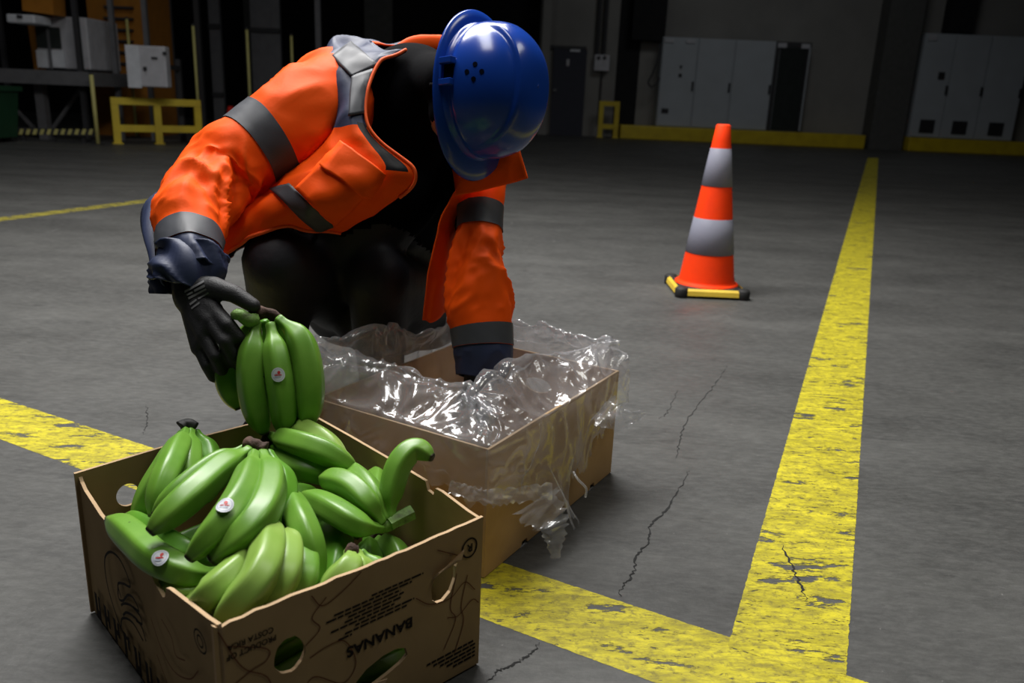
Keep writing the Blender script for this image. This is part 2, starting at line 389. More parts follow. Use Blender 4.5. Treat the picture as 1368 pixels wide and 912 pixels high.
def crack(px, w, seed):
    rr = random.Random(seed); pts = [G(x, y, .0010) for x, y in px]
    q = cr(np.array(pts), len(px)*9); v = []; f = []
    for i in range(len(q)):
        d = q[min(i+1, len(q)-1)]-q[max(i-1, 0)]; s = nrm(np.array([-d[1], d[0], 0]))
        c = q[i]+s*rr.uniform(-.0035, .0035); ww = .7*w*rr.uniform(.25, 1.1)*min(1, 4*i/len(q)+.2, 4*(len(q)-1-i)/len(q)+.2)
        v += [c-s*ww, c+s*ww]
    for i in range(len(q)-1): f.append((2*i, 2*i+1, 2*i+3, 2*i+2))
    mobj('crack', v, f, M['crack'], floor)
crack([(972, 488), (950, 520), (918, 560), (908, 590), (903, 612)], .0022, 1)
crack([(920, 628), (908, 652), (888, 682), (868, 702), (866, 722), (852, 742), (846, 765), (832, 782), (828, 797)], .0034, 2)
crack([(722, 858), (708, 872), (690, 884), (668, 894), (648, 912)], .003, 3)
crack([(196, 540), (196, 560), (192, 580)], .0018, 4)
crack([(905, 520), (893, 548), (880, 560)], .0016, 5)
crack([(1045, 728), (1062, 765), (1078, 802)], .0042, 6)

YW = 20.4      # plane of the far wall
wb = empty('wall_back', (5, YW, 0), 'grey far wall of the hall', None, None, 'structure')
MB().box((.35, YW, 0), (18, YW+.3, 9)).build('wall_panel', M['wall'], wb)
MB().box((-16, YW+.4, 0), (.35, YW+.7, 9)).build('wall_panel', M['hall_darkness'], wb)  # wall continued in black to paint the darkness of the hall beyond
def pillar(px0, px1, yb, depth, mat, ztop=9, y0=YW, z0=0):
    a = Y(px0, yb, y0-depth); b = Y(px1, yb, y0-depth)
    return tag(MB().box((a[0], y0-depth, z0), (b[0], y0+.35, ztop)).build('pillar', mat), None, None, None, 'structure')
pillar(817, 846, 182, .02, M['pillar_dark'])
pillar(1160, 1205, 196, .5, M['pillar'])
pillar(718, 729, 180, .3, M['wall'])
pillar(488, 524, 180, .1, M['pillar'], y0=YW+.4)
pillar(333, 372, 180, .1, M['pillar'], y0=YW+.4)
# dark boxes standing in for black voids high on the wall
def wallbox(name, px0, py0, px1, py1, y, depth, mat, parent=None, **k):
    pm = ((px0+px1)/2, (py0+py1)/2)
    a = Y(px0, pm[1], y); b = Y(px1, pm[1], y); t = Y(pm[0], py0, y); q = Y(pm[0], py1, y)
    return MB().box((a[0], y, q[2]), (b[0], y+depth, t[2])).build(name, mat, parent, **k)
s1 = wallbox('void_box', 848, -60, 893, 54, YW-.35, .35, M['pillar_dark']); tag(s1, None, None, None, 'structure')
s2 = wallbox('void_box', 1276, -60, 1309, 44, YW-.35, .35, M['pillar_dark']); tag(s2, None, None, None, 'structure')

d1 = empty('door_1', Y(758, 180, YW-.06)*np.array([1, 1, 0]), 'dark navy door in the far wall beside the helmet', None, None, 'structure')
wallbox('door_leaf', 737, 65, 781, 181, YW-.08, .08, M['door_navy'], d1)
wallbox('door_frame', 734, 61, 783.5, 65, YW-.1, .1, M['dark_steel'], d1)
wallbox('sign', 762, 66, 775, 69, YW-.09, .01, M['white_panel'], d1)
pic = wallbox('pictogram', 757, 79, 760.5, 88, YW-.09, .01, M['grey_panel'], d1)
wallbox('handle', 739, 119, 743, 121.5, YW-.14, .05, M['steel'], d1)

# junction box on the wall with its conduits
jb = empty('junction_box', Y(804, 84, YW-.2), 'small white wall box between the door and dark pillar', 'electrical box')
wallbox('housing', 794, 73, 814.5, 95, YW-.2, .19, M['grey_panel'], jb, bevel=.02)
wallbox('knob', 798, 75, 802, 79, YW-.23, .03, M['dark_steel'], jb)
wallbox('knob', 806, 75, 810, 79, YW-.23, .03, M['dark_steel'], jb)
for x in (797, 806):
    a = Y(x, 73, YW-.08); m_ = MB(); m_.bar(a, (a[0], a[1], 8.5), .05); m_.build('conduit', M['dark_steel'], jb)
a = Y(804, 95, YW-.05); m_ = MB(); m_.bar(a, (a[0], a[1], .3), .02); m_.build('conduit', M['dark_steel'], jb)

# switch cabinets on yellow kerbs
YC = 19.95
def kerb(px0, px1, pyt, pyb, label):
    a = Y(px0, pyb, YC-.15); b = Y(px1, pyb, YC-.15)
    return tag(MB().box((a[0], YC-.15, 0), (b[0], YC+.42, .31)).build('kerb', M['yellow_steel'], bevel=.02), label, 'kerb', 'yellow kerbs under the cabinets')
kerb(828, 1156, 172, 188, 'long yellow kerb under the row of cabinets behind the cone')
kerb(1212, 1420, 185, 204, 'yellow kerb under the vented cabinets at the right edge')
zt1 = 2.42
def cabinet(x0, x1, zt, label, glass=False, vent=False, extra=None, grp=None):
    e_ = empty('switch_cabinet', ((x0+x1)/2, YC, .31), label, 'cabinet', grp)
    MB().box((x0, YC+.02, .312), (x1, YC+.40, zt)).build('body', M['cabinet'], e_, bevel=.01)
    if not glass:
        d_ = MB().box((x0+.018, YC-.012, .33), (x1-.018, YC+.018, zt-.02)).build('door', M['cabinet'], e_, bevel=.006)
        zc = .31+(zt-.31)*.47
        MB().box((x1-.07, YC-.05, zc-.10), (x1-.03, YC-.013, zc+.10)).build('handle', M['cabinet_seam'], d_)
        if vent:
            vv = MB()
            xa = (x0+x1)/2-.16
            vv.box((xa, YC-.03, .42), (xa+.34, YC-.013, .72))
            for k in range(6): vv.box((xa+.02, YC-.04, .45+k*.045), (xa+.32, YC-.031, .465+k*.045), 1)
            vv.build('vent', [M['cabinet_seam'], M['dark_steel']], d_)
    else:
        d_ = MB().box((x0+.10, YC-.012, .33), (x1-.10, YC+.018, zt-.12)).build('pane', M['glass_dark'], e_)
        fr = MB(); fr.box((x0, YC-.03, .32), (x0+.08, YC+.018, zt)); fr.box((x1-.09, YC-.03, .32), (x1, YC+.018, zt))
        fr.box((x0+.081, YC-.025, zt-.1), (x1-.091, YC+.018, zt))
        fr.build('frame', [M['dark_steel']], e_)
        MB().box((x1-.05, YC-.05, .34), (x1-.02, YC-.031, zt-.1)).build('edge_strip', M['cabinet'], e_)
        for q in (x0+.02, x1-.24):
            MB().box((q, YC-.05, zt-.13), (q+.2, YC-.031, zt-.03)).build('hinge_plate', M['grey_panel'], e_)
    return e_
def bx(px, py): return Y(px, py, YC)[0]
xs = [bx(881, 110), bx(928, 111), bx(977, 112), bx(1031, 113), bx(1077, 114)]
zt1 = Y(960, 52, YC)[2]
c1 = cabinet(xs[0], xs[1], zt1, 'grey switch cabinet, leftmost of the row behind the cone', grp='switch cabinets along the far wall')
MB().box((xs[0]+.1, YC-.04, .62), (xs[0]+.26, YC-.013, .72)).build('socket', M['cabinet_seam'], c1)
for q in (xs[0]+.04, xs[1]-.30):
    MB().box((q, YC-.04, zt1-.12), (q+.22, YC-.013, zt1-.04)).build('hinge_plate', M['grey_panel'], c1)
MB().box((xs[0]+.42, YC-.02, 1.42), (xs[0]+.50, YC-.013, 1.5)).build('marking', M['cabinet_seam'], c1)
MB().add([(xs[0]+.46, YC-.016, 1.58), (xs[0]+.50, YC-.016, 1.68), (xs[0]+.42, YC-.016, 1.68)], [(0, 1, 2)]).build('marking', M['cabinet_seam'], c1)
cabinet(xs[1], xs[2], zt1, 'grey switch cabinet right above the tip of the cone', grp='switch cabinets along the far wall')
cabinet(xs[2], xs[3], zt1, 'grey switch cabinet next to the dark glass-fronted one', grp='switch cabinets along the far wall')
cabinet(xs[3], xs[4], zt1, 'dark glass-fronted cabinet at the end of the row', glass=True)
xr = [bx(1226, 115), bx(1267, 116), bx(1314, 117), bx(1366, 118)]
zt2 = Y(1290, 46, YC)[2]
lb = ['grey vented cabinet nearest the grey pillar, with a small dark lock', 'grey vented cabinet in the middle of the right-hand group', 'grey vented cabinet cut by the right picture edge']
for i in range(3):
    c_ = cabinet(xr[i], xr[i+1], zt2, lb[i], vent=True, grp='vented cabinets at the right edge')
    if i == 0: MB().box((xr[0]+.42, YC-.035, 1.62), (xr[0]+.56, YC-.013, 1.78)).build('lock', M['cabinet_seam'], c_)
    if i == 0: MB().box((xr[0]+.04, YC-.04, zt2-.16), (xr[0]+.24, YC-.013, zt2-.03)).build('hinge_plate', M['grey_panel'], c_)
# hanging cable by the first cabinet
cb = cr(np.array([Y(881, 58, YC), Y(880, 75, YC-.05), Y(872, 98, YC-.08), Y(866, 110, YC-.08), Y(872, 116, YC-.08), Y(881, 104, YC)]), 24)
v_, f_ = tube(cb, [.022]*24, 6); tag(mobj('cable', v_, f_, M['dark_steel'], None, True), 'dark cable looping beside the leftmost grey cabinet', 'cable')

# yellow guard frames
def guard(px0, px1, pyt, pyb, y, nleg, r, label, skew=0.0, low=.16):
    a = Y(px0, pyb, y)*np.array([1, 1, 0]); b = Y(px1, pyb, y)*np.array([1, 1, 0]); b[1] += skew
    zt = Y((px0+px1)/2, pyt, y)[2]
    e_ = empty('guard_frame', (a+b)/2, label, 'guard frame'); ax = nrm(b-a); sd = np.array([-ax[1], ax[0], 0]); L = np.linalg.norm(b-a)
    for k in range(nleg):
        c = a+ax*(L-2*r)*k/(nleg-1)
        MB().obox(c, ax*2*r, sd*2*r, (0, 0, zt-2*r-.002)).build('post', M['yellow_steel'], e_)
        MB().obox(c-ax*.02-sd*.02, ax*(2*r+.04), sd*(2*r+.04), (0, 0, .015)).build('foot_plate', M['yellow_steel'], e_)
    MB().obox(a+np.array([0, 0, zt-2*r]), ax*L, sd*2*r, (0, 0, 2*r)).build('top_rail', M['yellow_steel'], e_)
    for k in range(nleg-1):
        c = a+ax*((L-2*r)*k/(nleg-1)+2*r+.001)+np.array([0, 0, low])
        MB().obox(c+sd*.01, ax*((L-2*r)/(nleg-1)-2*r-.002), sd*(2*r-.02), (0, 0, 2*r)).build('low_rail', M['yellow_steel'], e_)
    return e_
guard(153, 249, 132, 192, 11.2, 3, .045, 'low yellow guard frame under the hanging white control box', skew=.6)
guard(798, 825, 135, 182, 19.9, 2, .055, 'narrow yellow guard frame beside the navy door', low=.2)
guard(700, 712, 165, 182, 19.5, 2, .05, 'yellow guard stub half hidden behind the blue helmet', low=.1)

# posts of the machine enclosure
def post(px, pyt, pyb, y, r, mat, label):
    b = Y(px, pyb, y); t = Y(px, pyt, y); e_ = empty('fence_post', (b[0], y, 0), label, 'post', 'pale posts around the machine')
    m_ = MB(); m_.bar((b[0], y, 0), (b[0], y, t[2]), r, 8); m_.build('tube', mat, e_, True)
    MB().box((b[0]-.06, y-.06, 0), (b[0]+.06, y+.06, .012)).build('base_plate', M['dark_steel'], e_)
    m_ = MB(); m_.bar((b[0], y, t[2]+.001), (b[0], y, t[2]+.03), r*1.1, 8); m_.build('cap', M['dark_steel'], e_, True)
post(131, 100, 192, 10.95, .026, M['pale_post'], 'pale yellow post between the steel table and guard frame')
post(183, 26, 185, 12.75, .021, M['pale_post'], 'pale yellow post behind the hanging white control box')
post(267, 35, 176, 12.8, .021, M['pale_post'], 'pale yellow post just right of the low guard frame')
post(336, 40, 172, 13.2, .021, M['pale_post'], 'pale yellow post second to the right of the guard frame')
post(393, 48, 165, 13.6, .021, M['pale_post'], 'pale yellow post above the bent orange sleeve')
def column(px, y, r, mat, label, pyb=190):
    b = Y(px, pyb, y); m_ = MB(); m_.obox((b[0]-r, y-r, 0), (2*r, 0, 0), (0, 2*r, 0), (0, 0, 6))
    tag(m_.build('steel_column', mat), label, 'column', 'thin steel columns of the machine')
column(164, 12.0, .032, M['steel'], 'grey steel column left of the hanging control box')
column(207, 12.2, .032, M['steel'], 'grey steel column right behind the control box')
column(274, 14, .04, M['dark_steel'], 'dark steel column behind the guard-frame post')
column(118, 11.4, .032, M['dark_steel'], 'dark steel column at the white machine cabinet corner')
column(429, 15, .045, M['steel'], 'thin grey column above the raised orange shoulder')
column(20, 12.6, .032, M['dark_steel'], 'dark steel column at the left picture edge')
# rear machinery slabs (dim)
for i, (p0, p1, yy, lab) in enumerate(((208, 236, 15, 'dim grey machine panel behind the control box'), (286, 300, 16, 'dim tall panel left of the dark gap'), (340, 378, 16.5, 'dim grey upright panel behind the pale posts'))):
    a = Y(p0, 150, yy); b = Y(p1, 150, yy)
    e_ = empty('metal_partition', ((a[0]+b[0])/2, yy, 0), lab, 'panel')
    MB().box((a[0], yy, 0), (b[0], yy+.1, 5)).build('sheet', M['steel'], e_)
    for k in range(3): MB().box((a[0], yy-.05, .6+k*1.2), (b[0], yy-.001, .68+k*1.2)).build('rib', M['dark_steel'], e_)
# hanging control box
YB = 11.0
cbx = empty('control_box', Y(198, 118, YB), 'white control box on the steel column above the guard frame', 'control box')
wallbox('housing', 170, 61, 222, 116, YB, .14, M['grey_panel'], cbx, bevel=.015)
wallbox('side_panel', 169, 60, 187, 117, YB-.012, .01, M['white_panel'], cbx)
_c = Y(198, 118, YB); MB().box((_c[0]-.03, YB+1.0, 0), (_c[0]+.03, YB+1.06, _c[2]+.4)).build('stand_post', M['dark_steel'], cbx); MB().box((_c[0]-.03, YB+.141, _c[2]+.25), (_c[0]+.03, YB+.999, _c[2]+.31)).build('bracket', M['dark_steel'], cbx)
wallbox('button', 191, 89, 195, 94, YB-.03, .029, M['dark_steel'], cbx)
wallbox('nameplate', 202, 76, 210, 79, YB-.012, .011, M['dark_steel'], cbx)
wallbox('lock', 217, 69, 221, 73, YB-.03, .029, M['dark_steel'], cbx)
# white machine cabinet with window
YM = 11.8
mc = empty('machine_cabinet', Y(80, 95, YM), 'white machine cabinet with dark window on the steel table', 'machine')
wallbox('housing', 48, 22, 118, 92, YM+.02, .9, M['grey_panel'], mc, bevel=.02)
wallbox('window', 48, 36, 80, 64, YM-.01, .025, M['glass_dark'], mc)
wallbox('lower_panel', 49, 67, 63, 90, YM-.01, .025, M['white_panel'], mc)
wallbox('lower_panel', 67, 67, 86, 90, YM-.01, .025, M['white_panel'], mc)
wallbox('mullion', 63.5, 26, 66.5, 92, YM-.03, .04, M['steel'], mc)
hd = empty('scanner_head', Y(30, 25, YM-.3), 'flat white scanner head in front of the machine cabinet', 'machine head')
wallbox('housing', 8, 19, 46, 31, YM-.5, .4, M['white_panel'], hd, bevel=.02)
wallbox('lens', 22, 20, 29, 24, YM-.52, .02, M['dark_steel'], hd)
# orange machine
om = empty('orange_machine', Y(150, 190, 13)*np.array([1, 1, 0]), 'tall dark orange machine body behind the control box', 'machine')
wallbox('body', 121, -60, 194, 182, 13.0, 1.0, M['machine_orange'], om)
for k in range(7): wallbox('rib', 138, 8+k*15, 176, 11+k*15, 12.93, .068, M['dark_steel'], om)
oa = empty('robot_boom', Y(45, 10, 11.6), 'orange machine arm at the upper left corner', 'machine arm')
mm = MB(); mm.obox(Y(28, -12, 11.5), Y(70, -6, 11.5)-Y(28, -12, 11.5), (0, .3, 0), Y(30, 14, 11.5)-Y(28, -12, 11.5)); mm.build('arm', M['machine_orange'], oa)
mm = MB(); mm.obox(Y(37, 33, 12.75), Y(43, 33, 12.75)-Y(37, 33, 12.75), (0, .2, 0), Y(46, 95, 12.75)-Y(37, 33, 12.75)); mm.build('strut', M['machine_orange'], oa)
# steel table
st = empty('steel_table', Y(60, 190, 11.6)*np.array([1, 1, 0]), 'dim steel machine table with crossed braces', 'table')
wallbox('table_top', -30, 93, 126, 112, 11.2, 1.4, M['steel'], st)
for x in (58, 64): pass
a = Y(60, 195, 11.5); zt = Y(60, 112, 11.5)[2]
MB().box((a[0]-.06, 11.5, 0), (a[0]+.06, 11.62, zt-.01)).build('leg', M['steel'], st)
for (p, q) in (((10, 135), (52, 178)), ((108, 118), (70, 172))):
    m_ = MB(); m_.bar(Y(*p, 11.9), Y(*q, 11.9), .03, 6); m_.build('brace', M['steel'], st)
hz = empty('hazard_strip', Y(75, 176, 11.05), 'black and yellow hazard strip below the steel table', 'strip')
wallbox('board', 14, 172, 130, 180, 11.06, .03, M['dark_steel'], hz)
for _x in (30, 70, 110):
    _c = Y(_x, 176, 11.09); MB().box((_c[0]-.02, 11.091, 0), (_c[0]+.02, 11.13, _c[2])).build('foot', M['dark_steel'], hz)
for k in range(12):
    p = 18+k*9.3; c = Y(p, 176, 11.05); 
    mm = MB(); mm.obox((c[0]-.03, 11.05, c[2]-.035), (.045, 0, 0), (0, .009, 0), (.03, 0, .07)); mm.build('stripe', M['pale_post'], hz)
gb = empty('green_bin', Y(2, 203, 10.4)*np.array([1, 1, 0]), 'dark green bin at the left picture edge', 'bin')
a = Y(-34, 160, 10.4); b = Y(-6, 160, 10.4); zb = Y(5, 122, 10.4)[2]
mm = MB(); mm.add([(a[0], 10.4, .06), (b[0]-.05, 10.4, .06), (b[0]-.05, 10.9, .06), (a[0], 10.9, .06), (a[0]-.05, 10.35, zb), (b[0], 10.35, zb), (b[0], 10.95, zb), (a[0]-.05, 10.95, zb)],
       [(0, 3, 2, 1), (4, 5, 6, 7), (0, 1, 5, 4), (1, 2, 6, 5), (2, 3, 7, 6), (3, 0, 4, 7)]); mm.build('body', M['green_bin'], gb)
MB().box((a[0]-.08, 10.30, zb+.001), (b[0]+.03, 11.0, zb+.06)).build('lid', M['green_bin'], gb)
for x in (a[0]+.05, b[0]-.1):
    m_ = MB(); m_.bar((x, 10.85, .06), (x+.04, 10.85, .06), .06, 12); m_.build('wheel', M['rubber'], gb)
rl = empty('warning_lamp', Y(310, 150, 13.4), 'tiny red warning cone behind the orange sleeve', 'cone')
_b = Y(310, 178, 13.4); _z = Y(310, 142, 13.4)[2]
m_ = MB(); m_.bar((_b[0], 13.4, .03), (_b[0], 13.4, _z), .14, 12, r2=.04); m_.build('shell', M['lamp_red'], rl, True)
MB().box((_b[0]-.2, 13.2, 0), (_b[0]+.2, 13.6, .03)).build('base', M['rubber'], rl)
rl.name = 'traffic_cone'

# ================================================================== TRAFFIC CONE
cx, cy = G(942, 389)[:2]
cn = empty('traffic_cone', (cx, cy, 0), 'orange traffic cone with two white bands standing beside the lane line', 'traffic cone')
def rz(z): return .127+(z-.03)*(.030-.127)/(.74-.03)
def lathe(prof, n, c=(0, 0)):
    v = [(c[0]+r*math.cos(2*math.pi*k/n), c[1]+r*math.sin(2*math.pi*k/n), z) for r, z in prof for k in range(n)]
    f = [(i*n+k, i*n+(k+1) % n, (i+1)*n+(k+1) % n, (i+1)*n+k) for i in range(len(prof)-1) for k in range(n)]
    return v, f
v_, f_ = lathe([(.142, .041), (.141, .046), (.136, .048), (rz(.05), .05)] + [(rz(z), z) for z in np.linspace(.06, .735, 12)] + [(rz(.74)-.003, .74), (rz(.74)-.007, .741), (rz(.7)-.008, .7)], 48, (cx, cy))
mobj('shell', v_, f_, M['cone_red'], cn, True)
for z0, z1 in ((.478, .640), (.182, .338)):
    v_, f_ = lathe([(rz(z0)+.0005, z0), (rz(z0)+.002, z0+.001), (rz(z1)+.002, z1-.001), (rz(z1)+.0005, z1)], 48, (cx, cy))
    mobj('reflective_band', v_, f_, M['cone_white'], cn, True)
ca = 0.0; ex = np.array([math.cos(ca), math.sin(ca), 0]); ey = np.array([-math.sin(ca), math.cos(ca), 0]); cc = np.array([cx, cy, 0]); hw = .158
def sq(s, c0=.035):
    pts = [(-s+c0, -s), (s-c0, -s), (s, -s+c0), (s, s-c0), (s-c0, s), (-s+c0, s), (-s, s-c0), (-s, -s+c0)]
    return [cc+ex*a+ey*b for a, b in pts]
lo = sq(hw); mid = sq(hw); up = sq(hw-.03); v_ = [q+np.array([0, 0, .004]) for q in lo]+[q+np.array([0, 0, .03]) for q in mid]+[q+np.array([0, 0, .042]) for q in up]
f_ = [tuple(range(8))[::-1], tuple(range(16, 24))]+[(r*8+k, r*8+(k+1) % 8, (r+1)*8+(k+1) % 8, (r+1)*8+k) for r in (0, 1) for k in range(8)]
mobj('base', v_, f_, M['rubber'], cn, bevel=.003)
for sx, sy in ((-1, -1), (1, -1), (1, 1), (-1, 1)):
    c = cc+ex*sx*(hw-.022)+ey*sy*(hw-.022); v_, f_ = lathe([(.001, 0), (.027, 0), (.03, .006), (.03, .036), (.024, .045), (.001, .047)], 14, c[:2]); mobj('corner_foot', v_, f_, M['rubber'], cn, True)
for k in range(4):
    ax, ay = ((ex, ey), (ey, -ex), (-ex, -ey), (-ey, ex))[k]
    o = cc-ax*(hw-.045)-ay*(hw+.003)+np.array([0, 0, .012])
    mm = MB(); L_ = ax*2*(hw-.045)
    a_ = [o, o+ay*.004+np.array([0, 0, .020]), o+ay*.015+np.array([0, 0, .029]), o+ay*.015+np.array([0, 0, .012])]
    mm.add(a_+[q+L_ for q in a_], [(0, 1, 2, 3), (7, 6, 5, 4), (0, 4, 5, 1), (1, 5, 6, 2), (2, 6, 7, 3), (3, 7, 4, 0)]); mm.build('yellow_strip', M['strip_yellow'], cn)

# ================================================================== CARDBOARD BOXES
TH = .005
def panel(name, outline, holes, o, e, n, mat, parent, th=TH):
    """flat card panel: outline/holes as (s, z) loops, s along e from o, thickness along -n (n faces out)"""
    cu = bpy.data.curves.new('tmp', 'CURVE'); cu.dimensions = '2D'; cu.fill_mode = 'BOTH'; cu.extrude = th/2
    for lp in [outline]+holes:
        sp = cu.splines.new('POLY'); sp.points.add(len(lp)-1); sp.use_cyclic_u = True
        for k, (a, b) in enumerate(lp): sp.points[k].co = (a, b, 0, 1)
    ob = bpy.data.objects.new('tmp', cu); COL.objects.link(ob)
    dg = bpy.context.evaluated_depsgraph_get(); me = bpy.data.meshes.new_from_object(ob.evaluated_get(dg))
    vs = [np.array(v.co) for v in me.vertices]; fs = [tuple(p.vertices) for p in me.polygons]
    bpy.data.objects.remove(ob); bpy.data.curves.remove(cu)
    e = np.asarray(e); n = np.asarray(n); o = np.asarray(o, float)
    v = [o+e*q[0]+np.array([0, 0, q[1]])+n*(q[2]-th/2) for q in vs]
    mi = [0 if abs(me.polygons[i].normal[2]) > .5 else 1 for i in range(len(fs))]
    bpy.data.meshes.remove(me)
    return mobj(name, v, fs, [mat, M['card_edge']], parent, mi=mi)
def circ(c, rx, ry=None, n=28, jag=0, rot=0):
    ry = ry or rx; out = []
    for k in range(n):
        a = 2*math.pi*k/n; j = 1+random.uniform(-jag, jag)
        x, y = rx*j*math.cos(a), ry*j*math.sin(a)
        out.append((c[0]+x*math.cos(rot)-y*math.sin(rot), c[1]+x*math.sin(rot)+y*math.cos(rot)))
    return out
def torn(a, b, n, amp):                # slightly rough edge from a to b
    out = []
    for k in range(n+1):
        t = k/n; out.append((a[0]+(b[0]-a[0])*t, a[1]+(b[1]-a[1])*t+(random.uniform(-amp, amp) if 0 < k < n else 0)))
    return out
def facestrip(name, pts, w, o, e, n, mat, parent, res=6, off=.0008):
    q = cr(np.array(pts, float), max(2, len(pts)*res)) if len(pts) > 2 else np.array(pts, float)
    v = []; f = []
    for i in range(len(q)):
        d = q[min(i+1, len(q)-1)]-q[max(i-1, 0)]; d /= np.linalg.norm(d)+1e-9; s = np.array([-d[1], d[0]])*w/2
        for k in (q[i]-s, q[i]+s): v.append(o+e*k[0]+np.array([0, 0, k[1]])+n*off)
    f = [(2*i, 2*i+1, 2*i+3, 2*i+2) for i in range(len(q)-1)]
    return mobj(name, v, f, mat, parent)
def facetext(name, txt, size, s, z, o, e, n, mat, parent, flip=True, bold=.0, sx=1.0, shear=0):
    cu = bpy.data.curves.new('tmp', 'FONT'); cu.body = txt; cu.size = size; cu.offset = bold; cu.shear = shear; cu.extrude = .0
    ob = bpy.data.objects.new('tmp', cu); COL.objects.link(ob)
    dg = bpy.context.evaluated_depsgraph_get(); me = bpy.data.meshes.new_from_object(ob.evaluated_get(dg))
    sg = -1 if flip else 1
    v = [o+e*(s+sg*q.co[0]*sx)+np.array([0, 0, z+sg*q.co[1]])+n*.0009 for q in me.vertices]
    f = [tuple(p.vertices) for p in me.polygons]
    bpy.data.objects.remove(ob); bpy.data.curves.remove(cu); bpy.data.meshes.remove(me)
    return mobj(name, v, f, mat, parent)

def box_axes(x, y, a):
    return np.array([x, y, 0.]), np.array([math.cos(a), math.sin(a), 0]), np.array([-math.sin(a), math.cos(a), 0])
HB = .247; Z3 = np.array([0, 0, 1.])
# ---------------- near box (bananas)
o1, e1, g1 = box_axes(-.3132, .7668, .7621); L1, W1 = .392, .491
b1 = empty('banana_box', o1+e1*L1/2+g1*W1/2, 'open printed cardboard box full of green bananas in the foreground', 'cardboard box')
front = panel('side_panel', [(0, .004), (L1, .004), (L1, HB)] + torn((L1-.003, HB), (.30, HB-.002), 6, .0008) + torn((.29, HB-.003), (.02, HB-.003), 18, .0014) + [(.008, HB-.006), (0, HB)],
      [circ((.089, .167), .0205, .024, 26, .05), [(.303, .150), (.311, .142), (.322, .141), (.335, .150), (.343, .168), (.344, .186), (.350, .199), (.338, .195), (.322, .190), (.309, .186), (.301, .168)],
       [(.180, .080), (.196, .092), (.222, .100), (.246, .101), (.259, .094), (.262, .082), (.250, .074), (.228, .067), (.205, .062), (.188, .064)]], o1, e1, -g1, M['card_dark'], b1)
left = panel('side_panel', [(0, .004), (W1, .004), (W1, HB-.004), (.480, .232), (.465, .224), (.43, .218), (.398, .212), (.340, .212), (.288, .213), (.24, .212), (.203, .213), (.190, .204), (.166, .196), (.158, .200), (.150, .217), (.139, .221), (.105, .227), (.072, .233), (.03, .240), (0, HB)],
      [], o1+e1*TH, g1, -e1, M['card_dark'], b1)
# left panel: s runs along g1, outward normal -e1
back = panel('side_panel', [(0, .004), (L1, .004), (L1, HB+.004), (.28, HB+.008), (.14, HB+.006), (0, HB-.002)], [circ((.072, .187), .0175, .019)], o1+g1*W1, e1, g1, M['card_dark'], b1)
right = panel('side_panel', [(TH, .004), (W1-TH, .004), (W1-TH, HB+.006), (.34, HB+.008), (.20, HB+.008), (.128, HB+.007), (.122, HB-.006), (.108, HB-.008), (.104, HB+.004), (.09, HB+.005), (.03, HB-.002), (TH, HB-.003)],
      [], o1+e1*L1, g1, e1, M['card_dark'], b1)
MB().obox(o1+e1*TH*1.2+g1*TH*1.2+Z3*.004, e1*(L1-2.4*TH), g1*(W1-2.4*TH), Z3*.005).build('bottom_panel', M['card_dark'], b1)
# torn pink flap at the right hole
fl = [(.303, .184), (.318, .189), (.335, .194), (.352, .212), (.347, .199), (.338, .202), (.322, .197), (.308, .193)]
mobj('torn_flap', [o1+e1*a+Z3*b-g1*(.002+.006*(k > 2)) for k, (a, b) in enumerate(fl)], [tuple(range(len(fl)))], M['card_edge'], front, solid=.002)
fl = [(.182, .079), (.20, .070), (.225, .066), (.215, .055), (.19, .055), (.178, .062)]
mobj('torn_flap', [o1+e1*a+Z3*b-g1*.004 for k, (a, b) in enumerate(fl)], [tuple(range(len(fl)))], M['card_edge'], front, solid=.002)
nf = -g1; nl = -e1; ol = o1+g1*0
t_ = facetext('printed_lettering', 'BANANAS', .0215, .270, .139, o1, e1, nf, M['ink'], front, bold=.0006, sx=1.05); t_['label'] = 'BANANAS in black capitals, upside down'
t_ = facetext('printed_lettering', 'PRODUCT OF', .0105, .073, .2035, o1, e1, nf, M['ink'], front, bold=.0002, sx=.92)
t_ = facetext('printed_lettering', 'COSTA RICA', .0105, .070, .2155, o1, e1, nf, M['ink'], front, bold=.0002, sx=.92)
rr = random.Random(4)
mm = MB()
for i, (z, s0, s1) in enumerate(((.199, .205, .287), (.194, .15, .268), (.1885, .139, .25), (.183, .17, .255), (.1775, .165, .25), (.172, .145, .24), (.1665, .18, .272), (.161, .165, .26), (.156, .155, .175))):
    s = s0
    while s < s1:
        w = rr.uniform(.006, .016); mm.obox(o1+e1*s+Z3*(z-.0012)+nf*.0004, e1*min(w, s1-s), nf*.0003, Z3*.0024); s += w+.0022
mm.build('small_print', M['ink'], front)
mm = MB()
for i in range(5):
    s = .295+.012*i
    while s < .382:
        w = rr.uniform(.006, .014); mm.obox(o1+e1*s+Z3*(.022+.0065*(4-i)-.001)+nf*.0004, e1*min(w, .384-s), nf*.0003, Z3*.0032); s += w+.002
mm.build('small_print', M['ink'], front)
def ring_mark(c, r, o, e, n, par, rx=1.0):
    pts = [(c[0]+r*rx*math.cos(k*math.pi/10), c[1]+r*math.sin(k*math.pi/10)) for k in range(21)]
    facestrip('ring_mark', pts, .0026, o, e, n, M['ink'], par, res=2)
ring_mark((.3675, .207), .0145, o1, e1, nf, front, .9)
facetext('printed_lettering', 'R', .017, .3735, .2125, o1, e1, nf, M['ink'], front, bold=.0004)
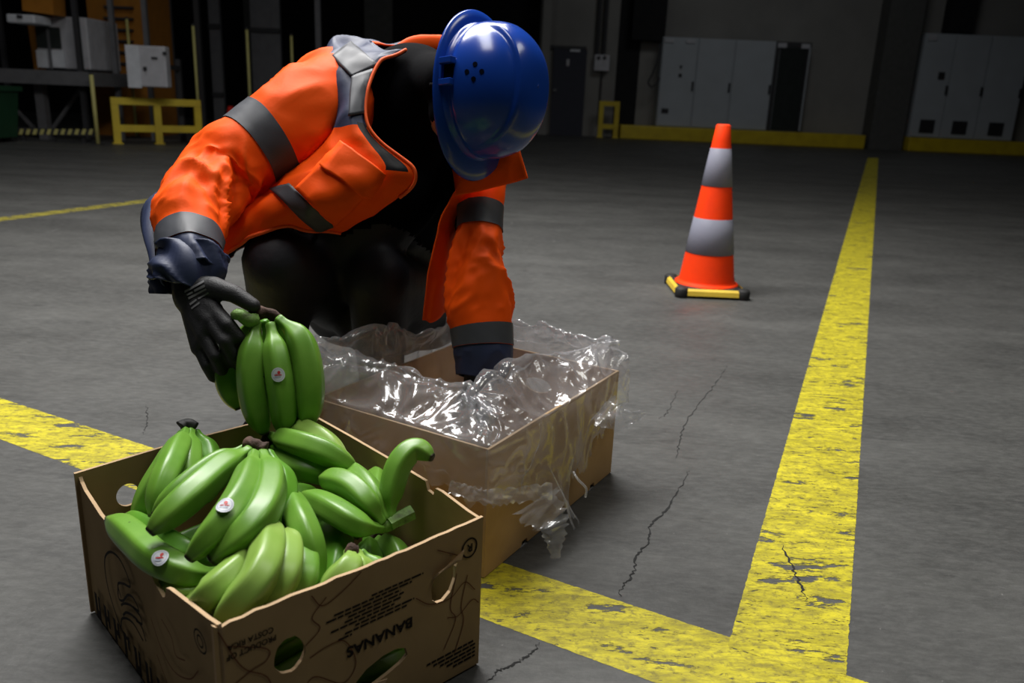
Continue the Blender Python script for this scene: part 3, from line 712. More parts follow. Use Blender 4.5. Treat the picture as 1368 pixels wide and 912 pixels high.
for pts in ([(.005, .238), (.03, .18), (.06, .150), (.075, .10), (.13, .095), (.16, .06)], [(.02, .13), (.05, .125), (.07, .11), (.065, .08), (.03, .05)], [(.11, .17), (.13, .185), (.12, .205), (.14, .225)],
            [(.115, .15), (.14, .155), (.165, .15), (.18, .11), (.16, .09), (.12, .12), (.10, .10)], [(.275, .165), (.30, .145), (.335, .140), (.36, .155), (.38, .135)], [(.345, .175), (.335, .125), (.345, .10), (.325, .06)],
            [(.365, .165), (.355, .12), (.36, .09), (.345, .045)], [(.31, .225), (.335, .21), (.36, .195)], [(.12, .235), (.135, .215), (.165, .225), (.19, .24)], [(.33, .11), (.35, .105), (.375, .12), (.388, .11)],
            [(.015, .215), (.06, .19), (.06, .175), (.04, .17), (.015, .16)], [(.09, .06), (.14, .03), (.20, .04), (.27, .03)], [(.10, .08), (.08, .05), (.12, .02)]):
    facestrip('contour_print', pts, .0015, o1, e1, nf, M['ink_red'], front)
# left face print: swirl logo, ring mark, block letters
for pts in ([(.30, .055), (.338, .062), (.376, .105), (.378, .148), (.350, .176), (.312, .186), (.283, .176), (.272, .160), (.300, .150), (.326, .136), (.318, .118)],
            [(.326, .136), (.33, .112), (.310, .118), (.285, .140), (.262, .146), (.246, .136), (.268, .130)], [(.322, .104), (.305, .116), (.275, .128), (.246, .130), (.238, .120), (.262, .112)],
            [(.318, .090), (.30, .104), (.27, .114), (.242, .114), (.228, .098)], [(.335, .060), (.325, .08), (.30, .094), (.272, .100), (.240, .092)]):
    facestrip('swirl_print', pts, .0040, ol, g1, nl, M['ink'], left)
ring_mark((.038, .207), .0135, ol, g1, nl, left, 1.2); ring_mark((.038, .207), .007, ol, g1, nl, left, 1.1)
for pts in ([(.20, .15), (.17, .12), (.13, .11), (.08, .13), (.05, .16)], [(.19, .10), (.15, .07), (.09, .075), (.04, .11)], [(.16, .17), (.13, .16), (.12, .14), (.09, .15)]):
    facestrip('contour_print', pts, .002, ol, g1, nl, M['ink_red'], left)
mm = MB()
for i in range(9):
    s = .452-i*.042
    for k, (dx, w, h0, h1) in enumerate(((0, .010, 0, .042), (.016, .007, rr.uniform(0, .02), .042), (.008, .012, rr.choice((0, .018, .034)), .042))):
        mm.obox(ol+g1*(s-dx)+Z3*(.018+h0)+nl*.0004, g1*-w, nl*.0003, Z3*max(.006, (h1-h0)*(.35 if k == 2 else 1)))
mm.build('block_print', M['ink'], left)

# ---------------- far box with the liner
o2, e2, g2 = box_axes(-.0316, 1.2664, 1.033); L2, W2 = .528, .400; H2 = .247
b2 = empty('cardboard_box', o2+e2*L2/2+g2*W2/2, 'plain cardboard box lined with clear plastic film, being emptied', 'cardboard box')
def notch(s): return [(s-.012, .002), (s-.009, .012), (s+.009, .012), (s+.012, .002)]
bot = [(0, .002)]+notch(.14)+notch(.43)+[(L2, .002)]
panel('side_panel', bot+[(L2, H2), (.4, H2-.001), (.2, H2+.001), (0, H2)], [], o2, e2, -g2, M['card'], b2)
panel('side_panel', [(TH, .002), (W2, .002), (W2, H2), (TH, H2)], [circ((.2, .17), .035, .018)], o2+e2*TH*0, g2, -e2, M['card'], b2)
panel('side_panel', [(0, .002), (L2, .002), (L2, H2), (0, H2)], [], o2+g2*W2, e2, g2, M['card'], b2)
panel('side_panel', [(TH, .002), (W2-TH, .002), (W2-TH, H2), (TH, H2)], [circ((.2, .17), .035, .018)], o2+e2*L2, g2, e2, M['card'], b2)
MB().obox(o2+e2*TH*1.2+g2*TH*1.2+Z3*.004, e2*(L2-2.4*TH), g2*(W2-2.4*TH), Z3*.005).build('bottom_panel', M['card'], b2)

# liner: grid around the rim (column) and from inside over the rim down the outside (row)
def liner():
    NC, NR = 340, 96; per = 2*(L2+W2)
    def rim(s):
        s %= per
        if s < L2: return s, 0., (0, -1)                 # near-right face
        s -= L2
        if s < W2: return L2, s, (1, 0)
        s -= W2
        if s < L2: return L2-s, W2, (0, 1)
        return 0., W2-(s-L2), (-1, 0)
    # (s, hem z, crest z, crest inset from the wall, rim lift)
    key = [(0.0, .155, .285, .085, .004), (.06, .150, .290, .10, .003), (.11, .125, .292, .105, .003), (.16, .06, .295, .105, .003), (.195, .012, .295, .10, .003), (.225, .03, .297, .10, .003), (.25, .085, .30, .095, .003),
           (.33, .068, .305, .085, .003), (.352, .11, .31, .075, .004), (.43, .128, .315, .055, .006), (.50, .15, .320, .035, .012), (L2, .19, .322, .02, .02), (L2+.08, .21, .325, .012, .02), (L2+.25, .22, .322, .015, .02),
           (L2+W2, .22, .318, .01, .02), (L2+W2+.15, .22, .318, .02, .02), (L2+W2+.35, .20, .330, .01, .02), (2*L2+W2-.05, .18, .345, .0, .02), (2*L2+W2, .17, .345, .012, .02), (2*L2+W2+.06, .16, .330, .05, .012),
           (2*L2+W2+.16, .15, .305, .085, .006), (2*L2+W2+.28, .15, .292, .09, .004), (per, .155, .285, .085, .004)]
    ks = np.array([k[0] for k in key])
    g = np.zeros((NR, NC, 3)); tt = np.linspace(0, 1, NR); S = np.zeros((NR, NC))
    def sm(x): x = min(1, max(0, x)); return x*x*(3-2*x)
    for j in range(NC):
        s = per*j/NC; x, y, nn = rim(s)
        hem, crest, inset, lift = [np.interp(s, ks, [k[q] for k in key]) for q in (1, 2, 3, 4)]
        hem += (vn(np.array([s*40, 0, 3]))-.5)*.03+(vn(np.array([s*110, 0, 7]))-.5)*.018
        crest += (vn(np.array([s*13, 2, 3]))-.5)*.030+(vn(np.array([s*31, 5, 3]))-.5)*.014
        inset += (vn(np.array([s*11, 8, 3]))-.5)*.030
        acc = np.zeros(2)
        for ds in np.linspace(-.05, .05, 9): acc += rim(s+ds)[2]
        nn2 = acc/np.linalg.norm(acc)
        for i, t in enumerate(tt):
            S[i, j] = s
            if t < .28:                                   # inside, rising
                u = t/.28; z = .02+(crest-.008-.02)*u; off = -inset-.035+.030*sm(u)
            elif t < .36:                                 # rolled crest
                u = (t-.28)/.08; z = crest-.008+.010*math.sin(u*math.pi); off = -inset-.005+.012*u
            elif t < .60:                                 # slope out to the card edge
                u = (t-.36)/.24; z0 = crest-.008; z1 = H2+.004+lift; off = -inset+.007+(inset+.004)*u; z = z0+(z1-z0)*sm(u*.9+.1*u)
            else:
                u = (t-.60)/.40; z = H2+.004+lift-(H2+.004+lift-hem)*u**.9
                off = .011+.012*math.sin(min(1, u*1.2)*1.6)
                if .12 < s < .26: off += .05*max(0, (u-.45))*math.exp(-((s-.19)/.05)**2)*2
            b = np.array([x, y])+nn2*off
            g[i, j] = o2+e2*b[0]+g2*b[1]+Z3*z
    n = gnorm(g, True)
    cen = o2+e2*L2/2+g2*W2/2+Z3*.10
    n = n*np.sign(np.sum(n*(g-cen), axis=2))[..., None]
    t3 = np.broadcast_to(tt[:, None], S.shape)
    big = (vn(g*np.array([11, 11, 12]))-.5)*.040
    wob = (vn(g*9+3)-.5)*1.6
    cre = ridged(np.stack([S*24+wob*1.5, t3*3.2+wob, S*0+1.7], -1))**2.5       # long creases across the rim
    cre2 = ridged(np.stack([S*46+t3*9+wob*2, t3*9-S*5, S*0+6.1], -1))**3
    amp = np.interp(t3, [0, .26, .34, .5, .62, .8, 1], [.5, .9, 1.1, 1, .5, .6, .8])
    d = (big+(cre-.3)*.016+(cre2-.25)*.007)*amp
    d = np.where(t3 > .58, np.maximum(d, -.005), d); d = np.where(t3 < .26, np.minimum(d, .004), d)
    g2_ = g+n*d[..., None]
    g2_[..., 2] = np.maximum(g2_[..., 2], .004)
    v, f, ij = gmesh(g2_, True)
    # ragged hem: drop some cells in the last rows
    keep = []
    for q, (i, j) in zip(f, ij):
        s = per*j/NC
        lim = NR-2-int(5*vn(np.array([s*70, 1, 1]))+3*vn(np.array([s*160, 2, 1])))
        keep.append(i <= lim)
    f = [q for q, k in zip(f, keep) if k]
    ln = tag(empty('plastic_liner', o2+e2*L2/2+g2*W2/2+Z3*.02, 'crumpled clear plastic film draped over the rim of the plain box', 'plastic film'))
    mobj('film_sheet', v, f, M['film'], ln, True)
    # loose torn wisps
    def wisp(c0, c1, c2, w0, w1, seed, n=26):
        q = cr(np.array([c0, c1, c2]), n); r_ = random.Random(seed); v = []; f = []
        for i in range(n):
            d = q[min(i+1, n-1)]-q[max(i-1, 0)]; s = nrm(np.cross(d, np.array([.2, -.9, .3]))); w = w0+(w1-w0)*i/(n-1)
            for k in range(7):
                a = (k/6-.5)*w*(1+.25*r_.uniform(-1, 1)*(k in (0, 6)))
                v.append(q[i]+s*a+np.array([0, -1, .3])*.012*(vn(np.array([i*.5, k*1.3, seed*3.1]))-.5))
        for i in range(n-1):
            for k in range(6): f.append((i*7+k, i*7+k+1, (i+1)*7+k+1, (i+1)*7+k))
        mobj('torn_wisp', v, f, M['film'], ln, True)
    wisp(P(803, 545, 1.66), P(826, 560, 1.63), P(862, 551, 1.62), .075, .012, 1)
    wisp(P(716, 668, 1.335), P(738, 705, 1.32), P(742, 746, 1.31), .085, .012, 2, 30)
    wisp(P(600, 650, 1.262), P(660, 664, 1.258), P(738, 655, 1.33), .020, .026, 4, 40)
    v_, f_ = tube(cr(np.array([P(766, 630, 1.46), P(772, 640, 1.45), P(783, 652, 1.45), P(782, 664, 1.45)]), 16), [.0022]*16, 6); mobj('torn_thread', v_, f_, M['film'], ln, True)
liner()

# ================================================================== BANANAS
def bprof(t):
    ks = [0, .05, .10, .145, .20, .28, .40, .55, .72, .83, .90, .945, .965, .985, 1.0]
    vs = [.42, .37, .39, .55, .82, .97, 1.0, 1.02, 1.0, .91, .76, .57, .43, .36, .33]
    return np.interp(t, ks, vs)
BT = np.array([0, .04, .09, .13, .17, .21, .26, .32, .40, .48, .56, .64, .71, .77, .83, .88, .92, .95, .972, .986, 1.0])
def banana(pts, r, mat, parent, name='banana', stem=True, twist=0., nseg=15, sticker=None, inbox=True, over=False):
    r = r*1.04; pts = [np.asarray(p, float) for p in pts]
    fine = cr(np.array(pts), 120); L = np.r_[0, np.cumsum(np.linalg.norm(np.diff(fine, axis=0), axis=1))]; tot = L[-1]; L /= tot
    path = np.stack([np.interp(BT, L, fine[:, k]) for k in range(3)], 1)
    if inbox:                            # keep the fruit inside the card walls
        for i in range(len(path)):
            if path[i][2] < HB+.012:
                q = path[i]-o1; rr_ = r*bprof(BT[i])*(.35 if over else 1.04)+TH+.002
                u_ = np.clip(q@e1, rr_, L1-rr_); w_ = np.clip(q@g1, rr_, W1-rr_)
                path[i] = o1+e1*u_+g1*w_+Z3*max(q[2], rr_+.004)
    T, N, B = frames(path)
    v = []; tv = []
    ph = twist
    for i, t in enumerate(BT):
        rr_ = r*bprof(t) if stem else r*max(bprof(t), .6 if t < .3 else 0)
        for k in range(nseg):
            a = 2*math.pi*k/nseg+ph; q = rr_*(.965+.105*math.cos(5*(a-ph))+.03*math.cos(10*(a-ph)))
            v.append(path[i]+q*(math.cos(a)*N[i]+math.sin(a)*B[i])); tv.append(t)
    f = [(i*nseg+k, i*nseg+(k+1) % nseg, (i+1)*nseg+(k+1) % nseg, (i+1)*nseg+k) for i in range(len(BT)-1) for k in range(nseg)]
    f.append(tuple(range(nseg))[::-1]); f.append(tuple((len(BT)-1)*nseg+k for k in range(nseg)))
    o = mobj(name, v, f, M[mat], parent, True)
    at = o.data.attributes.new('t', 'FLOAT', 'POINT'); at.data.foreach_set('value', tv)
    s_ = o.modifiers.new('round', 'SUBSURF'); s_.levels = 1; s_.render_levels = 1
    BLOG.append((parent.get('label', '')[:30], round(float(tot), 3), np.round(path[0], 3), np.round(path[-1], 3)))
    if sticker is not None:             # sticker = target pixel: stuck on the camera-facing skin nearest to it
        px, py = sticker; best = None
        for i in range(4, 15):
            for a in np.linspace(0, 2*math.pi, 60, endpoint=False):
                q = path[i]+r*bprof(BT[i])*(math.cos(a)*N[i]+math.sin(a)*B[i]); d = q-CAMP
                nn = math.cos(a)*N[i]+math.sin(a)*B[i]
                if nn@d > -.35*np.linalg.norm(d): continue
                z = d@_F; e_ = math.hypot(684+FPX*(d@_R)/z-px, 456-FPX*(d@_U)/z-py)
                if best is None or e_ < best[0]: best = (e_, i, a)
        if best:
            _, i, a = best; rb = r*bprof(BT[i]); nn = math.cos(a)*N[i]+math.sin(a)*B[i]; tg = -math.sin(a)*N[i]+math.cos(a)*B[i]
            def surf(x, y, h):
                aa = a+y/rb; dirn = math.cos(aa)*N[i]+math.sin(aa)*B[i]; return path[i]+T[i]*x+dirn*(rb*1.035+h)
            mm = MB(); ns = 28
            for rad0, rad1, m_, h in ((0, .0085, 0, .0009), (.0085, .0098, 1, .0009), (.0098, .0115, 0, .0009)):
                vv = []
                for rd in (rad0, rad1):
                    for k in range(ns): vv.append(surf(rd*math.cos(2*math.pi*k/ns), rd*math.sin(2*math.pi*k/ns)*.88, h))
                mm.add(vv, [(k, (k+1) % ns, ns+(k+1) % ns, ns+k) for k in range(ns)], m_)
            up = _U-(_U@nn)*nn; ux, uy = up@T[i], up@tg; ul = math.hypot(ux, uy)+1e-9; ux /= ul; uy /= ul
            def mk(cx_, cy_, w, h_, m_):
                qs = []
                for k in range(12):
                    a2 = 2*math.pi*k/12; lx, ly = cx_+w*math.cos(a2), cy_+h_*math.sin(a2)
                    qs.append(surf(ly*ux+lx*uy*-1, ly*uy+lx*ux, .0012))
                mm.add(qs, [tuple(range(12))], m_)
            mk(.001, .0035, .0022, .0026, 2); mk(-.001, -.0035, .0055, .0012, 1); mk(-.0035, .001, .002, .0008, 1); mk(0, -.0005, .006, .0009, 2)
            so = mm.build('sticker', [M['sticker'], M['sticker_ring'], M['sticker_red']], o, True); so['label'] = 'round white fruit sticker with a red mark'
    return o
BLOG = []
def crown(pts, rad, mat, parent, seed=1):
    """knobbly cut stalk end joining the stems"""
    q = cr(np.array(pts), 9); v, f = tube(q, [rad*(.75+.5*vn(np.array([i*.9, seed, 2.2]))) for i in range(9)], 12)
    v = [np.asarray(p)+(vn(np.asarray(p)*170+seed)-.5)*rad*.55*np.ones(3) for p in v]
    o = mobj('crown', v, f, mat, parent, True); s_ = o.modifiers.new('round', 'SUBSURF'); s_.levels = s_.render_levels = 1
    return o
GRP = 'green banana bunches'
def bunch(loc, label): return empty('banana_bunch', loc, label, 'bananas', GRP)
r0 = .0195
# held bunch
A = bunch(P(350, 420, 1.36), 'banana bunch gripped in the gloved hand above the box')
banana([P(343, 428, 1.352), P(336, 490, 1.335), P(341, 540, 1.335), P(354, 580, 1.345)], .0235, 'banana', A, inbox=False, twist=.2)
banana([P(361, 430, 1.350), P(372, 490, 1.330), P(379, 540, 1.328), P(380, 583, 1.34)], .0225, 'banana', A, inbox=False, twist=.5, sticker=(370, 497))
banana([P(370, 424, 1.355), P(402, 455, 1.345), P(414, 515, 1.335), P(410, 574, 1.345)], .0245, 'banana', A, inbox=False, twist=.0)
banana([P(335, 432, 1.365), P(306, 470, 1.375), P(304, 510, 1.375), P(320, 547, 1.375)], .0215, 'banana', A, inbox=False, twist=.4)
banana([P(352, 426, 1.385), P(366, 470, 1.405), P(376, 520, 1.405), P(374, 560, 1.40)], .021, 'banana_deep', A, inbox=False)
banana([P(366, 424, 1.385), P(392, 460, 1.40), P(398, 510, 1.40), P(392, 555, 1.39)], .021, 'banana_deep', A, inbox=False)
v_, f_ = tube(cr(np.array([P(345, 426, 1.35), P(332, 427, 1.342), P(320, 420, 1.335), P(310, 422, 1.335)]), 9), [.010, .012, .013, .012, .011, .0105, .010, .0085, .006], 12)
mobj('stalk_stub', v_, f_, M['crown_green'], A, True)
crown([P(334, 420, 1.36), P(348, 417, 1.355), P(362, 418, 1.355), P(372, 426, 1.36)], .0105, M['crown_brown'], A, 3)
# upright bunch at the back-left
Bb = bunch(G(250, 572, .285), 'upright banana bunch with dark crown at the back left corner of the box')
banana([G(249, 574, .292), G(228, 620, .285), G(214, 655, .265), G(204, 692, .235)], .0195, 'banana', Bb)
banana([G(244, 576, .288), G(222, 618, .262), G(200, 655, .232), G(180, 704, .185)], .0175, 'banana', Bb)
banana([G(255, 574, .290), G(253, 620, .268), G(250, 650, .245), G(244, 690, .20)], .0185, 'banana', Bb)
banana([G(260, 575, .286), G(276, 600, .262), G(280, 630, .24), G(276, 670, .19)], .019, 'banana_deep', Bb)
crown([G(240, 572, .292), G(250, 567, .296), G(262, 572, .290)], .0105, M['rubber'], Bb, 5)
# big central bunch
Cb = bunch(G(340, 597, .30), 'large banana bunch with brown crown in the middle of the box')
banana([G(335, 600, .305), G(300, 622, .302), G(252, 664, .292), G(198, 712, .262)], .0215, 'banana', Cb, twist=.3)
banana([G(328, 598, .302), G(285, 622, .292), G(242, 655, .275), G(205, 690, .25)], .0195, 'banana', Cb)
banana([G(340, 604, .306), G(328, 650, .302), G(300, 695, .290), G(250, 748, .252)], .0215, 'banana', Cb, twist=.1, sticker=(298, 685))
banana([G(350, 604, .304), G(362, 645, .298), G(340, 700, .286), G(280, 750, .248)], .0225, 'banana', Cb, twist=.5)
banana([G(357, 602, .300), G(378, 645, .272), G(365, 700, .25), G(315, 760, .21)], .0205, 'banana_deep', Cb)
crown([G(330, 592, .308), G(342, 594, .310), G(356, 600, .305)], .0105, M['crown_brown'], Cb, 7)
# bunch along the left wall
Db = bunch(G(290, 770, .22), 'banana bunch lying along the left wall of the box, with a sticker')
banana([G(300, 762, .198), G(262, 768, .214), G(212, 748, .224), G(172, 720, .221), G(141, 694, .214)], .0215, 'banana', Db, twist=.2, over=True, sticker=(219, 748))
banana([G(300, 752, .192), G(255, 740, .205), G(205, 714, .205), G(168, 690, .195)], .0205, 'banana_deep', Db, over=True)
banana([G(300, 772, .18), G(268, 789, .19), G(236, 788, .192), G(203, 772, .185)], .0195, 'banana_pale', Db)
crown([G(300, 765, .20), G(306, 768, .198), G(310, 772, .195)], .012, M['crown_brown'], Db, 9)
# front bunch
Eb = bunch(G(330, 842, .17), 'pale banana bunch standing against the front wall of the box')
banana([G(304, 850, .165), G(312, 815, .225), G(350, 765, .262), G(364, 696, .268)], .0225, 'banana_pale', Eb, twist=.3)
banana([G(338, 846, .165), G(356, 805, .215), G(382, 765, .245), G(386, 708, .255)], .0205, 'banana_pale', Eb)
banana([G(375, 830, .155), G(392, 800, .195), G(408, 770, .222), G(404, 722, .235)], .0195, 'banana', Eb)
banana([G(240, 822, .165), G(262, 806, .225), G(305, 772, .245), G(348, 728, .25)], .0205, 'banana_pale', Eb)
banana([G(262, 838, .16), G(290, 815, .195), G(325, 785, .22), G(352, 750, .225)], .0195, 'banana', Eb)
crown([G(262, 842, .155), G(304, 850, .155), G(350, 845, .15)], .013, M['crown_green'], Eb, 2)
# right bunch
Fb = bunch(G(522, 697, .20), 'banana bunch at the right with one fruit curling up over the wall')
banana([G(512, 706, .205), G(480, 702, .222), G(445, 682, .232), G(404, 662, .222)], .0205, 'banana', Fb, twist=.3)
banana([G(512, 700, .212), G(492, 672, .24), G(466, 648, .252), G(428, 638, .245)], .0205, 'banana', Fb)
banana([G(516, 696, .214), G(502, 668, .238), G(484, 642, .248), G(458, 624, .24)], .0185, 'banana', Fb)
banana([G(519, 694, .214), G(508, 672, .226), G(503, 652, .232), G(508, 626, .225)], .016, 'banana', Fb)
banana([G(523, 694, .214), G(522, 660, .245), G(534, 618, .285), G(556, 600, .30), G(579, 612, .292)], .0195, 'banana', Fb)
v_, f_ = tube([G(520, 700, .21), G(534, 692, .214), G(550, 684, .218)], [.010, .012, .0125], 6); mobj('stalk_stub', v_, f_, M['crown_green'], Fb)
v_, f_ = tube(cr(np.array([G(505, 703, .206), G(516, 700, .207), G(528, 695, .207)]), 6), [.009, .011, .012, .012, .0115, .010], 10); mobj('crown', v_, f_, M['crown_green'], Fb, True)
v_, f_ = tube([G(528, 695, .208), G(533, 692, .208)], [.0115, .010], 10); mobj('cut_end', v_, f_, M['rubber'], Fb)
# back bunch, under the held one
Gb = bunch(G(372, 590, .25), 'banana bunch at the back of the box below the held bananas')
banana([G(362, 582, .262), G(400, 592, .282), G(440, 606, .275), G(477, 628, .25)], .021, 'banana', Gb, twist=.2)
banana([G(372, 566, .262), G(402, 572, .282), G(432, 588, .28), G(462, 615, .262)], .0195, 'banana_pale', Gb)
banana([G(356, 606, .235), G(395, 622, .248), G(440, 632, .240), G(485, 650, .21)], .0205, 'banana', Gb)
banana([G(358, 594, .24), G(385, 602, .25), G(410, 610, .245), G(440, 622, .23)], .015, 'banana_deep', Gb)
crown([G(360, 580, .262), G(356, 592, .252), G(352, 604, .24)], .0115, M['crown_brown'], Gb, 11)
# middle bunch
Hb = bunch(G(380, 660, .22), 'banana bunch standing deep in the middle of the box')
banana([G(378, 652, .235), G(398, 690, .258), G(415, 735, .235), G(420, 792, .175)], .0205, 'banana', Hb)
banana([G(436, 690, .15), G(452, 725, .175), G(448, 765, .165), G(425, 815, .12)], .022, 'banana_deep', Hb)
banana([G(384, 655, .22), G(380, 700, .225), G(388, 750, .20), G(380, 800, .15)], .0195, 'banana_deep', Hb)
crown([G(376, 650, .235), G(384, 650, .23)], .012, M['crown_brown'], Hb, 13)
# front-right bunch
Ib = bunch(G(470, 738, .22), 'small banana bunch with short brown stalk at the front right')
banana([G(468, 734, .232), G(466, 762, .225), G(448, 790, .205), G(415, 825, .15)], .0225, 'banana_pale', Ib, twist=.3)
banana([G(476, 736, .228), G(484, 762, .218), G(486, 792, .19), G(470, 835, .13)], .0195, 'banana_pale', Ib)
banana([G(480, 736, .225), G(503, 760, .205), G(515, 785, .175), G(510, 825, .12)], .0185, 'banana', Ib)
crown([G(464, 733, .236), G(470, 734, .236), G(478, 736, .232)], .0075, M['crown_brown'], Ib, 15)
# lower layer
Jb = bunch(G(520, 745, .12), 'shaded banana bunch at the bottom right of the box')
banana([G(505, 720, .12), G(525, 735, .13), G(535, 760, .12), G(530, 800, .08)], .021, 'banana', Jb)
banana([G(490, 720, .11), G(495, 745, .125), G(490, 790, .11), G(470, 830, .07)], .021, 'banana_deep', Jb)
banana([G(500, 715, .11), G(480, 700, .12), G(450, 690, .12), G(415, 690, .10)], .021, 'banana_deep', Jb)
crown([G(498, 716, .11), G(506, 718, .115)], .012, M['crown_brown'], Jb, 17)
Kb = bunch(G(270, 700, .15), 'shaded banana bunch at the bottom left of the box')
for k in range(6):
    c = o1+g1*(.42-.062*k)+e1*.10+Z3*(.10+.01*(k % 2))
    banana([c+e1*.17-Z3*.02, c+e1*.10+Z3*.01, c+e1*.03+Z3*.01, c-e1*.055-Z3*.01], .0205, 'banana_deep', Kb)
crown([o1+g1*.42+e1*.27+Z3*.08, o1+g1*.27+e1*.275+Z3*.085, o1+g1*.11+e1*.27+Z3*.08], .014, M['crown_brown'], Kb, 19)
Lb = bunch(o1+g1*.25+e1*.3+Z3*.1, 'deepest banana bunch against the right wall of the box')
for k in range(4):
    c = o1+g1*(.46-.06*k)+e1*.30+Z3*(.13)
    banana([c-e1*.06-Z3*.02, c-e1*.02+Z3*.015, c+e1*.03+Z3*.01, c+e1*.065-Z3*.03], .0195, 'banana_deep', Lb)

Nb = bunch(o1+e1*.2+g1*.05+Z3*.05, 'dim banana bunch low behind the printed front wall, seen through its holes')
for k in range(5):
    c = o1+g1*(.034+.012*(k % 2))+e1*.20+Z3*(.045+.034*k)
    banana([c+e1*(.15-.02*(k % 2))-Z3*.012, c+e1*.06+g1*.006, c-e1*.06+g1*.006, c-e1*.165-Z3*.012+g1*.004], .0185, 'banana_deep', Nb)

# ================================================================== PERSON
person = empty('person', (-.38, 1.98, 0), 'person crouching in orange high-visibility jacket and blue helmet, emptying boxes', 'person')
def capsule(a, b, ra, rb, n=14):
    a, b = np.asarray(a, float), np.asarray(b, float); ax = b-a; L = np.linalg.norm(ax)
    if L < 1e-6: ax = np.array([0, 0, 1e-4]); L = 1e-4; b = a+ax
    ax = ax/L; pts = []; rad = []
    for k in range(5):
        t = math.pi/2*(k+.15)/5.15; pts.append(a-ax*ra*math.cos(t)); rad.append(ra*math.sin(t))
    for k in range(5): pts.append(a+(b-a)*k/4); rad.append(ra+(rb-ra)*k/4)
    for k in range(4, -1, -1):
        t = math.pi/2*(k+.15)/5.15; pts.append(b+ax*rb*math.cos(t)); rad.append(rb*math.sin(t))
    ref = np.array([0, 0, 1.]) if abs(ax[2]) < .9 else np.array([0, 1., 0])
    N = nrm(np.cross(ref, ax)); B = np.cross(ax, N); v = []; m = len(pts)
    for p, r in zip(pts, rad):
        for k in range(n):
            q = 2*math.pi*k/n; v.append(p+r*(math.cos(q)*N+math.sin(q)*B))
    f = [(i*n+k, i*n+(k+1) % n, (i+1)*n+(k+1) % n, (i+1)*n+k) for i in range(m-1) for k in range(n)]
    f += [tuple(range(n))[::-1], tuple((m-1)*n+k for k in range(n))]
    return v, f
def union(name, caps, voxel, smooth, mats, parent, extra=None, matfn=None):
    mm = MB()
    for c in caps: mm.add(*capsule(*c))
    if extra:
        for v, f in extra: mm.add(v, f)
    tmp = mm.build('tmp', [M['black_cloth']])
    r = tmp.modifiers.new('r', 'REMESH'); r.mode = 'VOXEL'; r.voxel_size = voxel
    s = tmp.modifiers.new('s', 'SMOOTH'); s.factor = .5; s.iterations = smooth
    dg = bpy.context.evaluated_depsgraph_get(); me = bpy.data.meshes.new_from_object(tmp.evaluated_get(dg))
    old = tmp.data; bpy.data.objects.remove(tmp); bpy.data.meshes.remove(old)
    me.materials.clear(); me.name = name
    for m in mats: me.materials.append(m)
    me.polygons.foreach_set('use_smooth', [True]*len(me.polygons))
    if matfn:
        me.polygons.foreach_set('material_index', [matfn(np.array(p.center)) for p in me.polygons])
    else: me.polygons.foreach_set('material_index', [0]*len(me.polygons))
    o = bpy.data.objects.new(name, me); COL.objects.link(o); adopt(o, parent); return o

# ---- helmet frame
HC = P(638, 124, 1.57)
CR = nrm(0.76*_R-0.60*_F-0.10*_U)                    # crown direction
FRT = -_U+.08*_R; FRT = nrm(FRT-(FRT@CR)*CR)          # peak direction (down)
SID = np.cross(FRT, CR)
def HL(x, y, z): return HC+SID*x+FRT*y+CR*z
# ---- body
hipL, hipR = W(-.44, 2.14, .27), W(-.24, 2.14, .27)
kneeL, kneeR = P(372, 350, 1.66), P(505, 372, 1.80)
ankL, ankR = W(-.57, 1.93, .10), W(-.33, 1.98, .10)
pel, bel, che, shc = W(-.34, 2.16, .28), W(-.34, 2.06, .52), W(-.27, 1.92, .68), W(-.24, 1.86, .80)
neckb = W(-.20, 1.83, .84); headc = HL(0, .0, -.015)
sL, sR = P(462, 140, 1.78), P(615, 185, 1.85)
eL, wL = P(262, 258, 1.61), P(257, 362, 1.42)
eR, wR = P(640, 350, 1.72), P(643, 500, 1.67)
caps = [(pel, bel, .165, .15), (P(470, 300, 1.86), P(520, 250, 1.84), .13, .12), (pel, W(-.34, 2.0, .30), .15, .13), (bel, che, .150, .155), (che, shc, .155, .12), (hipL, pel, .125, .14), (hipR, pel, .125, .14),
        (hipL, kneeL, .098, .074), (hipR, kneeR, .098, .072), (kneeL, ankL, .072, .056), (kneeR, ankR, .072, .056),
        (shc, sL, .11, .065), (shc, sR, .11, .06), (sL, eL, .055, .042), (eL, wL, .042, .030), (sR, eR, .05, .038), (eR, wR, .038, .030),
        (neckb, HL(0, -.025, -.07), .062, .056)]
# head: cranium, face, jaw, nose, ears
hv, hf = [], []
caps += [(HL(0, -.015, .02), HL(0, .02, .02), .078, .074), (HL(0, .03, -.02), HL(0, .035, -.07), .062, .046), (HL(0, .05, -.085), HL(0, .045, -.075), .030, .036),
         (HL(0, .100, -.022), HL(0, .112, -.046), .009, .013), (HL(-.076, .0, -.03), HL(-.078, -.005, -.055), .012, .009), (HL(.076, .0, -.03), HL(.078, -.005, -.055), .012, .009),
         (HL(-.02, .078, -.085), HL(.02, .078, -.085), .008, .008)]
def bodymat(c):
    l = np.array([(c-HC)@SID, (c-HC)@FRT, (c-HC)@CR])
    if l[2] > -.15 and np.linalg.norm(l-np.array([0, .02, -.02])) < .17:
        if l[2] > .02: return 2
        return 1 if (l[1] > .055 and l[2] > -.10 and abs(l[0]) < .055) else 0
    
    for a_, b_, q in ((hipL, kneeL, .125), (hipR, kneeR, .12)):
        ab = b_-a_; t = min(1, max(0, ((c-a_)@ab)/(ab@ab)))
        if np.linalg.norm(c-a_-ab*t) < q and t > .35: return 3
    return 0 if c[2] > .42 else 3
body = union('body', caps, .011, 7, [M['black_cloth'], M['skin'], M['hair'], M['trouser']], person, matfn=bodymat)
